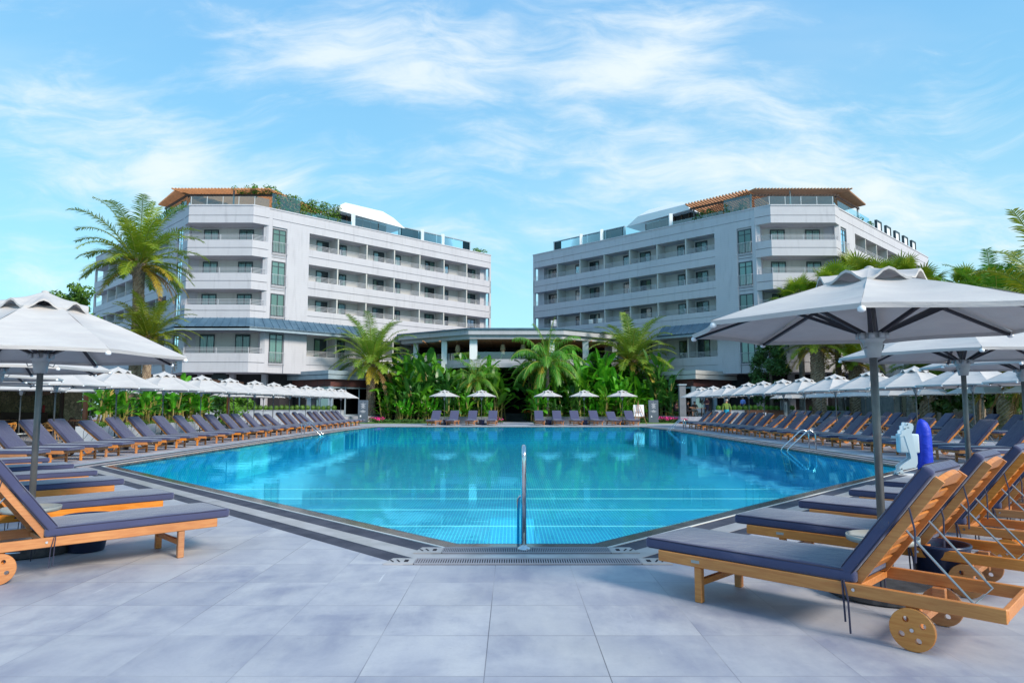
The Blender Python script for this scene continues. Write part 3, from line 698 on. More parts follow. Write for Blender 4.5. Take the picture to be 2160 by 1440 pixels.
for k, (x_, y_) in enumerate(((-5.55, 69.6), (-.93, 68.8), (1.12, 68.8))):
    r_ = empty('pendant_lamp', (x_, y_, 8.05)); m_ = MB(); m_.lathe([(.09, -.35), (.2, -.42), (.27, -.85), (.27, -.95), (.24, -.96), (.21, -1.0), (.2, -1.35), (.17, -1.36)], 16); m_.obj('shade', 'straw_dim', r_)
    m_ = MB(); m_.tube([(0, 0, 0), (0, 0, -.4)], .012, 5); m_.obj('cord', 'sign_black', r_)
    tag(r_, f'two-tier basket pendant lamp in the centre pavilion, {ORD[k]} from the left', 'pendant lamp', 'basket lamps in the pavilion')

# ------------------------------------------------------------------ sun loungers
def wheel_mesh():
    m_ = MB(); m_.smooth = False; m_.lathe([(.128, -.015), (.132, -.010), (.132, .010), (.128, .015)], 36)
    a = m_.obj('wheel_blank', 'teak'); c_ = MB()
    for k in range(4):
        q = PI/2*k+.5; c_.lathe([(.019, -.05), (.019, .05)], 14, (.07*math.cos(q), .07*math.sin(q), 0))
    b = c_.obj('cutter', 'teak'); md = a.modifiers.new('b', 'BOOLEAN'); md.object = b; md.operation = 'DIFFERENCE'; md.solver = 'EXACT'
    dg = bpy.context.evaluated_depsgraph_get(); me = bpy.data.meshes.new_from_object(a.evaluated_get(dg)); me.name = 'wheel'
    bpy.data.objects.remove(a); bpy.data.objects.remove(b)
    me.transform(Matrix.Rotation(R(90), 4, 'X')); return me
WHEEL = wheel_mesh()
def pad(L, W, H, bv=.032):
    m_ = MB(); N = 10; K = 8; vs = []
    bm_ = bmesh.new(); bmesh.ops.create_cube(bm_, size=1); bmesh.ops.scale(bm_, vec=(L, W, H), verts=bm_.verts)
    bmesh.ops.bevel(bm_, geom=bm_.edges[:], offset=bv, segments=4, affect='EDGES', profile=.6)
    bmesh.ops.bisect_plane(bm_, geom=bm_.verts[:]+bm_.edges[:]+bm_.faces[:], plane_co=(0, 0, 0), plane_no=(1, 0, 0))
    for k in range(-4, 5):
        bmesh.ops.bisect_plane(bm_, geom=bm_.verts[:]+bm_.edges[:]+bm_.faces[:], plane_co=(k*L/10, 0, 0), plane_no=(1, 0, 0))
    for k in (-.25, 0, .25): bmesh.ops.bisect_plane(bm_, geom=bm_.verts[:]+bm_.edges[:]+bm_.faces[:], plane_co=(0, k*W, 0), plane_no=(0, 1, 0))
    for v_ in bm_.verts:
        x, y = v_.co.x/L*2, v_.co.y/W*2
        if v_.co.z > 0: v_.co.z += .012*(1-x**4)*(1-y**4)+.003*math.sin(9*x+4*y)
    for f in bm_.faces: f.smooth = True
    me = bpy.data.meshes.new('pad'); bm_.to_mesh(me); bm_.free(); me.materials.append(M['cushion']); return me
def make_lounger(ang, bl=.92, fancy=True):
    root = empty('sun_lounger'); root['category'] = 'sun lounger'
    m_ = MB()
    for s_ in (-1, 1): m_.box((.825, s_*.345, .312), (2.35, .034, .085))
    m_.box((1.985, 0, .312), (.034, .655, .07)); m_.box((-.325, 0, .312), (.034, .655, .07)); m_.box((1.14, 0, .30), (.05, .655, .05))
    m_.obj('frame', 'teak', root, bevel=.005, seg=1)
    m_ = MB()
    for k in range(13): m_.box((-.24+k*.108, 0, .338), (.075, .65, .018))
    m_.obj('seat_slats', 'teak', root)
    for s_ in (-1, 1):
        m_ = MB(); m_.box((0, s_*.325, .135), (.062, .05, .27)); m_.obj('leg', 'teak', root, bevel=.006, seg=1)
    m_ = MB(); m_.box((0, 0, .15), (.04, .60, .045)); m_.obj('stretcher', 'teak', root)
    for s_ in (-1, 1):
        m_ = MB(); m_.box((1.5, s_*.30, .19), (.085, .05, .16)); m_.obj('leg', 'teak', root, bevel=.005, seg=1)
        o = link('wheel', WHEEL, root); o.location = (1.5, s_*.352, .132)
        m_ = MB(); m_.tube([(0, -.021, 0), (0, .021, 0)], .012, 10); m_.obj('hub_cap', 'steel', o)
    m_ = MB(); m_.box((1.5, 0, .16), (.05, .55, .045)); m_.obj('axle_beam', 'teak', root)
    # back rest, built flat along +x from the hinge then turned up
    hx, hz = 1.15, .345; T_ = Matrix.Translation((hx, 0, hz)) @ Matrix.Rotation(-R(ang), 4, 'Y')
    m_ = MB()
    for s_ in (-1, 1): m_.box((bl/2, s_*.29, 0), (bl, .034, .06), T_)
    for k in range(7): m_.box((.1+k*.105, 0, .012), (.06, .55, .018), T_)
    N = 8
    for k in range(N):
        y0 = -.275+.55*k/N; y1 = y0+.55/N; h0 = .055*(1-(2*y0/.55)**2); h1 = .055*(1-(2*y1/.55)**2)
        vs = [T_ @ Vector(q) for q in [(bl-.07, y0, -.01), (bl-.07, y1, -.01), (bl-.02+h1, y1, -.01), (bl-.02+h0, y0, -.01), (bl-.07, y0, .025), (bl-.07, y1, .025), (bl-.02+h1, y1, .025), (bl-.02+h0, y0, .025)]]
        m_.add(vs, [(0, 3, 2, 1), (4, 5, 6, 7), (0, 1, 5, 4), (2, 3, 7, 6), (0, 4, 7, 3), (1, 2, 6, 5)])
    m_.obj('backrest', 'teak', root)
    o = link('seat_cushion', pad(1.66, .70, .088), root); o.location = (.345, 0, .395); sc_ = o
    o = link('back_cushion', pad(bl+.02, .70, .088), root)
    o.matrix_local = T_ @ Matrix.Translation((bl/2+.02, 0, .078))
    def piping(par, L, W, H):
        for zz in (H/2-.008, -H/2+.010):
            q_ = MB(); q_.smooth = True; c_ = .035; a_, b_ = L/2-.004, W/2-.004
            pts = [(a_-c_, -b_, zz), (a_, -b_+c_, zz), (a_, b_-c_, zz), (a_-c_, b_, zz), (-a_+c_, b_, zz), (-a_, b_-c_, zz), (-a_, -b_+c_, zz), (-a_+c_, -b_, zz), (a_-c_, -b_, zz)]
            q_.tube(pts, .0042, 5); q_.obj('piping', 'strap', par)
    for o_, L_ in ((o, bl+.02), (sc_, 1.66)): piping(o_, L_, .70, .088)
    top = T_ @ Vector((bl*.55, 0, -.03)); m_ = MB()
    ex = min(top.x+.50, 1.82)
    m_.tube([(top.x, .26, top.z), (ex, .26, .33), (ex, -.26, .33), (top.x, -.26, top.z)], .008, 6)
    m_.obj('prop_rod', 'rod_metal', root)
    for s_ in (-1, 1):
        m_ = MB(); m_.tube([(1.16, s_*.355, .315), (1.16, s_*.368, .315)], .011, 10); m_.obj('bolt', 'steel', root)
    m_ = MB(); m_.box((-.01, -.3645, .312), (.07, .005, .022)); m_.obj('maker_plate', 'tray_metal', root)
    for s_ in (-1, 1):
        m_ = MB(); m_.tube([(1.09, s_*.36, .37), (1.10, s_*.375, .28), (1.105, s_*.37, .10)], .007, 4, flat=.5); m_.tube([(1.10, s_*.36, .37), (1.13, s_*.378, .25), (1.135, s_*.372, .06+.03*s_)], .007, 4, flat=.5)
        m_.obj('tie_strap', 'strap', root)
        p = T_ @ Vector((bl*.72, s_*.335, .03)); m_ = MB(); m_.tube([p, p+Vector((.03, s_*.01, -.14)), p+Vector((.025, s_*.01, -.34))], .007, 4, flat=.5); m_.obj('tie_strap', 'strap', root)
    return root
LG = {'near': make_lounger(53.5, .90), 'row': make_lounger(46, .96), 'low': make_lounger(39, .96)}
for o in LG.values(): register(o)
used = {}
def lounger(kind, x, y, rz, label, group):
    f = kind not in used; used[kind] = 1
    return place(LG[kind], (x, y, 0), rz, label, group, f)
rl = random.Random(11)
RNEAR = [(1.08, 5.71), (2.21, 6.90), (3.28, 7.93), (4.38, 8.98), (5.35, 9.95), (6.45, 11.05), (7.75, 12.35), (8.9, 13.5), (10.0, 14.6)]
for i, (x, y) in enumerate(RNEAR):
    lounger('near', x+.62, y+.03, R(-45), f'navy-cushioned teak lounger, {ORD[i]} from the camera in the right slanted line', 'loungers along the right slanted pool edge')
LNEAR = [(-2.99, 7.39), (-4.24, 8.73), (-5.79, 10.36), (-7.0, 11.7), (-8.2, 12.96), (-9.7, 14.5)]
for i, (x, y) in enumerate(LNEAR):
    lounger('near', x-.60, y-.08, R(225), f'navy-cushioned teak lounger, {ORD[i]} from the camera in the left slanted line', 'loungers along the left slanted pool edge')
YL = [16.7, 18.0, 19.35, 20.6, 22.15, 23.5, 24.9, 26.45, 28.05, 29.75, 31.05, 32.6, 33.9, 35.5, 37, 38.6, 40.4, 41.7, 43.2, 44.7, 46.5, 47.9, 49.5, 50.9, 52.4, 53.9]
for i, y in enumerate(YL):
    lounger('low' if i in (4, 15, 19) else 'row', -12.1+rl.uniform(-.05, .05), y+.35, R(180+rl.uniform(-2, 2)), f'{ORD[i]} lounger from the front in the row along the left pool side', 'loungers in the left poolside row')
YR = [17.2, 18.6, 19.95, 21.45, 22.85, 24.3, 25.7, 27.1, 28.5, 29.9, 31.3, 32.6, 33.9, 35.4, 36.9, 38.1, 39.4, 41, 42.3, 43.8, 45.2, 46.5, 48.1]
for i, y in enumerate(YR):
    lounger('low' if i in (13, 9) else 'row', 12.1+rl.uniform(-.05, .05), y-.05, R(rl.uniform(-2, 2)), f'{ORD[i]} lounger from the front in the first row along the right pool side', 'loungers in the right poolside row')
YR2 = [28.2, 29.6, 31.2, 32.7, 34.4, 36.1, 37.6, 39.1, 40.6, 42.0, 43.9, 45.2, 46.7, 48.2, 49.7, 51, 52.7, 54, 55.7]
for i, y in enumerate(YR2):
    lounger('row', 21.15+rl.uniform(-.1, .1), y-.1, R(rl.uniform(-3, 3)), f'{ORD[i]} lounger from the front in the second row behind the right poolside row', 'loungers in the right back row')
XF = [914.4, 953.9, 993.9, 1037.8, 1137.8, 1177, 1215.7, 1257.5, 1294.5, 1331.5]
for i, x in enumerate(XF):
    lounger('low' if i == 8 else 'row', (x-1080)/1440*54.1, 53.2, R(90+[-9, -7, -5, -3, 2, 4, 7, 9, 8, 7][i]*.8), f'lounger facing the camera at the far pool end, {ORD[i]} from the left', 'loungers at the far pool end')
# ------------------------------------------------------------------ parasols
def make_umbrella(edge, apex, r, hub, rp=.045, big=True, off=15):
    root = empty('parasol'); root['category'] = 'parasol'
    A_ = [R(off+45*k) for k in range(8)]
    prof = lambda q: apex-(apex-edge)*(q**1.06)
    m_ = MB(); m_.smooth = True; NU, NV = 8, 8; r0 = .30
    for k in range(8):
        a0, a1 = A_[k], A_[(k+1) % 8]; p0 = Vector((math.cos(a0), math.sin(a0))); p1 = Vector((math.cos(a1), math.sin(a1))); vs = []
        for j in range(NV+1):
            q = r0/r + (1-r0/r)*j/NV
            for i in range(NU+1):
                u_ = i/NU; s_ = 4*u_*(1-u_); p = p0.lerp(p1, u_)*(q*r)*(1-.035*s_*q*q)
                z = prof(q) - .045*s_*math.sin(PI*min(1, q*.9)) + .018*s_*q*q + .004*math.sin(k*3.1+q*11+u_*5)
                vs.append((p.x, p.y, z))
        W = NU+1; fs = [(j*W+i, j*W+i+1, (j+1)*W+i+1, (j+1)*W+i) for j in range(NV) for i in range(NU)]
        m_.add(vs, fs)
        hem = [vs[NV*W+i] for i in range(W)]; m_.add(hem+[(x*.992, y*.992, z-.035) for x, y, z in hem], [(i, i+1, W+i+1, W+i) for i in range(NU)])
    cn = m_.obj('canopy', 'canopy_cloth', root, fix=False)
    m_ = MB(); m_.smooth = True; rc = .44
    for k in range(8):
        a0, a1 = A_[k], A_[(k+1) % 8]; p0 = Vector((math.cos(a0), math.sin(a0))); p1 = Vector((math.cos(a1), math.sin(a1))); vs = []
        for j in range(6):
            q = .04+.96*j/5
            for i in range(9):
                u_ = i/8; s_ = max(0, math.sin(PI*min(1, max(0, (u_-.16)/.68))))**1.2; p = p0.lerp(p1, u_)*(q*rc)
                vs.append((p.x, p.y, prof(q*rc/r)+.035*(1-q)+.012 + .085*s_*q*q))
        m_.add(vs, [(j*9+i, j*9+i+1, (j+1)*9+i+1, (j+1)*9+i) for j in range(5) for i in range(8)])
        hem = vs[45:54]; m_.add(hem+[(x, y, z-.022) for x, y, z in hem], [(i, i+1, 10+i, 9+i) for i in range(8)])
    m_.obj('vent_cap', 'canopy_cloth', cn, fix=False)
    m_ = MB(); m_.lathe([(.02, apex+.0), (.035, apex+.03), (.035, apex+.045), (.015, apex+.055)], 12); m_.obj('finial', 'canopy_cloth', root)
    m_ = MB(); m_.smooth = True; m_.tube([(0, 0, .05), (0, 0, apex-.02)], rp*.7, 14); m_.obj('pole', 'pole_metal', root)
    for k in range(8):
        c, s_ = math.cos(A_[k]), math.sin(A_[k]); m_ = MB()
        m_.bar((c*.05, s_*.05, apex-.07), (c*(r-.03), s_*(r-.03), edge-.035), .03, .022)
        rb = m_.obj('rib', 'rib_metal', root)
        m_ = MB(); m_.bar((c*.075, s_*.075, hub+.20), (c*r*.47, s_*r*.47, prof(.47)-.05), .028, .028); m_.obj('strut', 'rib_metal', rb)
        m_ = MB(); m_.smooth = True; m_.lathe([(.012, -.03), (.026, -.02), (.026, .0), (.012, .012)], 10, (c*(r-.02), s_*(r-.02), edge-.03)); m_.obj('rib_tip', 'white_paint', rb)
    m_ = MB(); m_.smooth = True
    m_.lathe([(rp+.004, hub), (rp+.012, hub+.002), (rp+.035, hub+.12), (rp+.03, hub+.13), (rp+.05, hub+.15), (rp+.05, hub+.165), (rp+.04, hub+.17), (rp+.045, hub+.21), (rp, hub+.215)], 20)
    for k in range(8): m_.box(((rp+.055)*math.cos(A_[k]), (rp+.055)*math.sin(A_[k]), hub+.185), (.04, .04, .05))
    for q in (.4, 3.5): m_.tube([((rp+.02)*math.cos(q), (rp+.02)*math.sin(q), hub+.09), ((rp+.07)*math.cos(q), (rp+.07)*math.sin(q), hub+.07), ((rp+.09)*math.cos(q), (rp+.09)*math.sin(q), hub+.12)], .006, 6)
    m_.obj('hub', 'hub_plastic', root)
    m_ = MB(); m_.lathe([(.43, .0), (.45, .015), (.46, .10), (.44, .125), (.10, .14), (.075, .17), (.07, .34)], 28)
    b_ = m_.obj('base', 'base_metal', root)
    for q in range(4):
        a = R(20+90*q); m_ = MB(); ca, sa = math.cos(a), math.sin(a); tx, ty = -sa, ca
        m_.tube([(.455*ca+tx*.07, .455*sa+ty*.07, .075), (.50*ca+tx*.06, .50*sa+ty*.06, .085), (.50*ca-tx*.06, .50*sa-ty*.06, .085), (.455*ca-tx*.07, .455*sa-ty*.07, .075)], .008, 6); m_.obj('handle', 'steel', b_)
    m_ = MB(); m_.smooth = True; m_.lathe([(.06, .42), (.26, .42), (.27, .425), (.275, .465), (.268, .465), (.26, .435), (.06, .432)], 28); m_.obj('tray', 'tray_metal', root)
    return root
UM = {'flat': make_umbrella(2.20, 2.66, 1.53, 1.93, off=15), 'steep': make_umbrella(2.07, 2.72, 1.47, 1.875, off=11), 'row': make_umbrella(2.14, 2.83, 1.52, 1.93, .032, off=22),
      'far': make_umbrella(2.28, 2.74, 1.22, 1.95, .025, off=11), 'mid': make_umbrella(2.2, 2.72, 1.5, 1.93, .045, off=15)}
for o in UM.values(): register(o)
def parasol(kind, x, y, label, group, rz=0, z=0):
    f = ('u', kind) not in used; used[('u', kind)] = 1; return place(UM[kind], (x, y, z), rz, label, group, f)
parasol('flat', 3.05, 5.75, 'large grey parasol nearest the camera on the right, pole behind the first lounger', 'large parasols over the corner loungers')
parasol('mid', 6.05, 9.15, 'large grey parasol second from the camera on the right, partly under the nearest canopy', 'large parasols over the corner loungers', R(4))
parasol('mid', 8.6, 11.5, 'large grey parasol third from the camera at the right picture edge', 'large parasols over the corner loungers', R(-7))
parasol('steep', -5.08, 7.35, 'large grey parasol nearest the camera on the left, above the corner loungers', 'large parasols over the corner loungers')
parasol('steep', -7.6, 10.1, 'large grey parasol at the left picture edge behind the nearest left canopy', 'large parasols over the corner loungers', R(8))
parasol('steep', -10.4, 13.3, 'third large grey parasol at the left picture edge', 'large parasols over the corner loungers', R(-5))
YU = [17.7, 20.7, 23.9, 27.1, 30.4, 33.4, 36.7, 39.6, 42.5, 45.9, 48.8, 52, 55.3]
for i, y in enumerate(YU): parasol('row', -13.8, y, f'pale grey parasol, {ORD[i]} from the front in the left poolside row', 'parasols in the left poolside row', R(rl.uniform(-12, 12)))
YU = [17.5, 20.5, 23.4, 26.2, 29.2, 32.3, 34.8, 37.5, 39.9, 43.6, 46.9, 49.8]
for i, y in enumerate(YU): parasol('row', 13.8, y, f'pale grey parasol, {ORD[i]} from the front in the right poolside row', 'parasols in the right poolside row', R(rl.uniform(-12, 12)))
for i, (x, y) in enumerate([(23.4, 30.2), (23.2, 33.8), (23.4, 38.5), (23.2, 41.6), (23, 44.6), (23.1, 47.5), (23, 51), (23, 56.8)]):
    parasol('row', x, y, f'pale grey parasol, {ORD[i]} from the front over the right back row', 'parasols over the right back row', R(rl.uniform(-20, 20)))
for i, (x, y) in enumerate([(-19.3, 22.5), (-19.0, 26.5), (-18.8, 30.6), (-18.5, 34.6), (-18.6, 38), (-18.6, 45.8), (-18.5, 48), (-18.5, 51)]):
    parasol('row', x, y, f'pale grey parasol, {ORD[i]} from the front behind the left poolside row', 'parasols behind the left poolside row', R(rl.uniform(-20, 20)))
for i, x in enumerate([938, 1016, 1155.5, 1231.5, 1311.5]):
    parasol('far', (x-1080)/1440*55.6, 55.6, f'small pale parasol at the far pool end, {ORD[i]} from the left', 'parasols at the far pool end', R(i*5))
# buckets beside the bases
def bucket(x, y, label, s_=1.0, g_=None):
    root = empty('plant_tub', (x, y, 0)); m_ = MB(); m_.smooth = True
    m_.lathe([(.16*s_, 0), (.17*s_, .01), (.225*s_, .34*s_), (.235*s_, .35*s_), (.235*s_, .375*s_), (.215*s_, .375*s_), (.205*s_, .33*s_), (.15*s_, .03)], 28); m_.obj('bucket', 'navy_plastic', root)
    tag(root, label, 'bucket', g_)
bucket(3.62, 5.92, 'dark navy bucket behind the nearest right lounger'); bucket(-4.52, 7.42, 'dark navy bucket under the nearest left loungers')
for i, x in enumerate([942, 1016.5, 1157, 1232]): bucket((x-1080)/1440*54.4, 54.4, f'navy bucket between loungers at the far pool end, {ORD[i]} from the left', 1.1, 'buckets at the far pool end')

# ------------------------------------------------------------------ steel rails, lift, totems, easel
root = empty('handrail', (.13, 7.47, 0)); m_ = MB(); m_.smooth = True
pts = [(0, 0, 0), (0, 0, .93)] + [(0, .13-.13*math.cos(R(q)), .95+.13*math.sin(R(q))) for q in range(20, 151, 20)] + [(0, .75, .55), (-.0, 1.25, .10), (0, 1.3, -.55)]
m_.tube(pts, .0245, 16); m_.obj('rail', 'steel', root)
m_ = MB(); m_.smooth = True; m_.tube([(-.055, .95, -.5), (-.055, .95, .40), (-.03, .93, .44), (0, .92, .43)], .018, 12); m_.obj('second_post', 'steel', root)
m_ = MB(); m_.smooth = True; m_.lathe([(.075, 0), (.078, .008), (.06, .028), (.03, .04), (.026, .05)], 28); m_.obj('base_flange', 'steel', root)
tag(root, 'upright polished steel handrail at the near end of the pool', 'handrail')
def ladder(x, y, sx, label, h=.66):
    root = empty('pool_ladder', (x, y, 0))
    for q in (-.27, .27):
        m_ = MB(); m_.smooth = True
        pts = [(0, q, 0), (0, q, h-.18)] + [(-sx*(.2-.2*math.cos(R(a))), q, h-.2+.2*math.sin(R(a))) for a in range(20, 140, 20)] + [(-sx*.95, q, .05), (-sx*1.0, q, -.03), (-sx*.86, q, -.75), (-sx*.80, q, -.95)]
        m_.tube(pts, .022, 10); m_.obj('rail', 'steel', root)
    for k in range(3):
        m_ = MB(); m_.box((-sx*(.97-.05*k), 0, -.25-.25*k), (.09, .5, .03)); m_.obj('tread', 'steel', root)
    tag(root, label, 'pool ladder', 'steel pool ladders')
ladder(-11.0, 36.2, -1, 'curved steel pool ladder on the left side of the pool'); ladder(10.55, 24.2, 1, 'nearer curved steel pool ladder on the right side of the pool'); ladder(10.6, 42.2, 1, 'farther curved steel pool ladder on the right side of the pool')
# pool lift (built in a plane facing the camera, real thickness)
root = empty('pool_lift', (8.85, 15.4, 0)); root.rotation_euler = (0, 0, R(-14)); k_ = .0106
def lp(px, py): return ((px-430)/9.6*k_, (1250-py)/9.6*k_)
def plate(pts, y0, y1, mt, nm, bv=.006):
    m_ = MB(); q = [lp(*p) for p in pts]; n = len(q)
    m_.add([(x, y0, z) for x, z in q]+[(x, y1, z) for x, z in q], [tuple(range(n)), tuple(range(n, 2*n))[::-1]]+[(i, (i+1) % n, n+(i+1) % n, n+i) for i in range(n)]); return m_.obj(nm, mt, root)
for y_ in (-.16, .10):
    plate([(360, 215), (385, 203), (440, 210), (485, 225), (505, 270), (495, 350), (465, 400), (548, 880), (545, 1010), (510, 1090), (270, 1150), (280, 1240), (180, 1245), (165, 1190), (215, 1170), (210, 1090), (300, 1010), (430, 920), (425, 850), (330, 470), (250, 490), (245, 455), (280, 430), (275, 380), (320, 350), (320, 280), (355, 265)], y_, y_+.05, 'lift_white', 'side_plate')
m_ = MB(); x0, z0 = lp(240, 810); x1, z1 = lp(600, 430); m_.box(((x0+x1)/2, 0, (z0+z1)/2), (x1-x0, .3, z1-z0)); m_.obj('battery_case', 'lift_white', root, bevel=.03, seg=3)
m_ = MB(); m_.box((.05, -.13, .02), (.62, .06, .04)); m_.box((.05, .13, .02), (.62, .06, .04)); m_.box((-.22, 0, .02), (.06, .3, .04)); m_.box((.30, 0, .05), (.10, .3, .09)); m_.obj('base', 'white_paint', root)
m_ = MB(); m_.bar((*[lp(240, 500)[0]], 0, lp(240, 500)[1]), (lp(130, 500)[0], 0, lp(130, 500)[1]), .05, .05); m_.obj('control_arm', 'lift_white', root)
m_ = MB(); m_.smooth = True; prof = [(0.02, 130), (.35, 155), (.62, 210), (.85, 330), (.98, 480), (1, 700), (.98, 900), (.97, 1080), (.9, 1160), (.6, 1168)]
cx_ = lp(725, 0)[0]; hw = 145/9.6*k_; vs = []; seg = 20
for i, (q, py) in enumerate(prof):
    for s_ in range(seg):
        a = 2*PI*s_/seg; rr_ = 1+.06*math.sin(3*a+i*1.3)+.04*math.sin(7*a+i); lean = -.3*hw*(1-min(1, i/3)) ; vs.append((cx_+lean+hw*q*rr_*math.cos(a), .02+hw*1.15*q*rr_*math.sin(a), lp(0, py)[1]))
m_.add(vs, [(i*seg+s_, i*seg+(s_+1) % seg, (i+1)*seg+(s_+1) % seg, (i+1)*seg+s_) for i in range(len(prof)-1) for s_ in range(seg)]+[tuple(range(seg)), tuple((len(prof)-1)*seg+s_ for s_ in range(seg))[::-1]])
m_.obj('cover', 'lift_cover', root)
for p in ((395, 243), (350, 325), (250, 1125), (205, 1200)):
    m_ = MB(); x_, z_ = lp(*p); m_.tube([(x_, -.175, z_), (x_, -.158, z_)], .012, 10); m_.obj('bolt', 'sign_black', root)
o = link('lettering', text_mesh('CE', .036, .001, 'sign_black'), root); o.location = (lp(405, 0)[0], -.163, lp(0, 305)[1]); o.rotation_euler = (R(90), 0, 0)
tag(root, 'white pool lift chair with a blue fabric cover at the right pool corner', 'pool lift')
def totem(x, y, label, arrow):
    root = empty('sign_totem', (x, y, 0)); m_ = MB(); m_.box((0, 0, 1.0), (.86, .14, 2.0)); m_.obj('slab', 'totem', root, bevel=.01, seg=1)
    m_ = MB(); rr_ = random.Random(3)
    for z_, w_ in ((1.78, .08), (1.66, .38), (1.60, .2), (1.53, .22), (1.46, .36), (1.40, .16), (1.33, .30), (1.15, .05), (1.08, .3), (1.02, .52), (.94, .26)):
        x_ = -w_/2
        while x_ < w_/2: q = rr_.uniform(.03, .07); m_.box((x_+q/2, -.073, z_), (q*.75, .006, .028)); x_ += q
    m_.obj('small_lettering', 'lamp_white', root)
    m_ = MB()
    if arrow: m_.add([(-.25, -.074, .52), (-.10, -.074, .52), (-.175, -.074, .68), (-.25, -.071, .52), (-.10, -.071, .52), (-.175, -.071, .68)], [(0, 1, 2), (5, 4, 3)])
    else: m_.box((-.2, -.073, .62), (.12, .006, .15))
    m_.obj('emblem', 'lamp_white', root); tag(root, label, 'sign')
totem(-13.9, 65.2, 'dark grey sign slab in front of the left palm trunk', 0) if False else totem(-13.0, 61.4-1.5, 'dark grey sign slab with white lettering beside the left palm', 0)
totem(12.4, 60.2, 'dark blue-grey sign slab with white lettering right of the easel', 1)
root = empty('easel', (10.3, 55.9, 0)); m_ = MB()
for a, b in (((-.42, -.25, 0), (-.05, .0, 1.75)), ((.62, -.25, 0), (.10, 0, 1.55)), ((.12, .75, 0), (.02, .05, 1.65)), ((0, 0, .5), (0, 0, 1.95)), ((-.35, -.12, .58), (.42, -.12, .58)), ((-.24, -.05, 1.02), (.27, -.05, 1.02))): m_.bar(a, b, .045, .03)
m_.obj('stand', 'pergola_wood', root)
m_ = MB(); m_.box((0, 0, 0), (.85, .03, .95)); o = m_.obj('canvas', 'lamp_white', root); o.location = (.04, .07, 1.12); o.rotation_euler = (R(-10), 0, 0)
tag(root, 'wooden easel with a blank pale canvas right of the far loungers', 'easel')

# ------------------------------------------------------------------ vegetation builders
def strip(m_, base, d, up, L, W, droop, n=3, mi=None, tip=.15, fold=0.0):
    d = d.normalized(); side = d.cross(up).normalized(); p = base.copy(); vs = []
    for i in range(n+1):
        q = i/n; w_ = W*(math.sin(PI*min(1, .18+.82*q))**.8 if q < 1 else 0)*.5 + W*.04
        if q == 1: w_ = W*tip*.5
        vs += [p-side*w_, p+side*w_]
        d = (d+Vector((0, 0, -droop/n))).normalized(); p = p+d*(L/n)
    m_.add(vs, [(2*i, 2*i+1, 2*i+3, 2*i+2) for i in range(n)], mi)
def frond(m_, base, az, elv, L, droop, rnd, ll=.42, n=30, mi=0, stemmi=1, hang=.25, dens=1.0):
    d = Vector((math.cos(az)*math.cos(elv), math.sin(az)*math.cos(elv), math.sin(elv))); p = base.copy(); pts = [p.copy()]; ds = [d.copy()]
    S_ = 12
    tw = rnd.uniform(-.25, .25)
    for i in range(S_):
        d = (d + Vector((tw*.04*math.sin(az), -tw*.04*math.cos(az), -droop/S_*(.35+1.5*i/S_)))).normalized(); p = p+d*(L/S_); pts.append(p.copy()); ds.append(d.copy())
    m_.tube(pts, [.035*(1-.8*i/S_)+.004 for i in range(S_+1)], 4, stemmi, cap=False)
    for k in range(n):
        q = .14+.86*k/n; f = q*S_; i = min(S_-1, int(f)); a = f-i; b = pts[i].lerp(pts[i+1], a); dd = ds[i].lerp(ds[i+1], a).normalized()
        sd_ = dd.cross(Vector((0, 0, 1)))
        if sd_.length < .05: sd_ = Vector((1, 0, 0))
        sd_.normalize(); up = sd_.cross(dd).normalized()
        l_ = ll*(math.sin(PI*(.12+.80*q))**.7)*rnd.uniform(.85, 1.15)
        for s_ in (-1, 1):
            v_ = (sd_*s_*.85+dd*rnd.uniform(.45, .75)+up*rnd.uniform(.12, .45)).normalized()
            strip(m_, b, v_, up, l_, .040, hang*rnd.uniform(.7, 1.5), 2, mi)
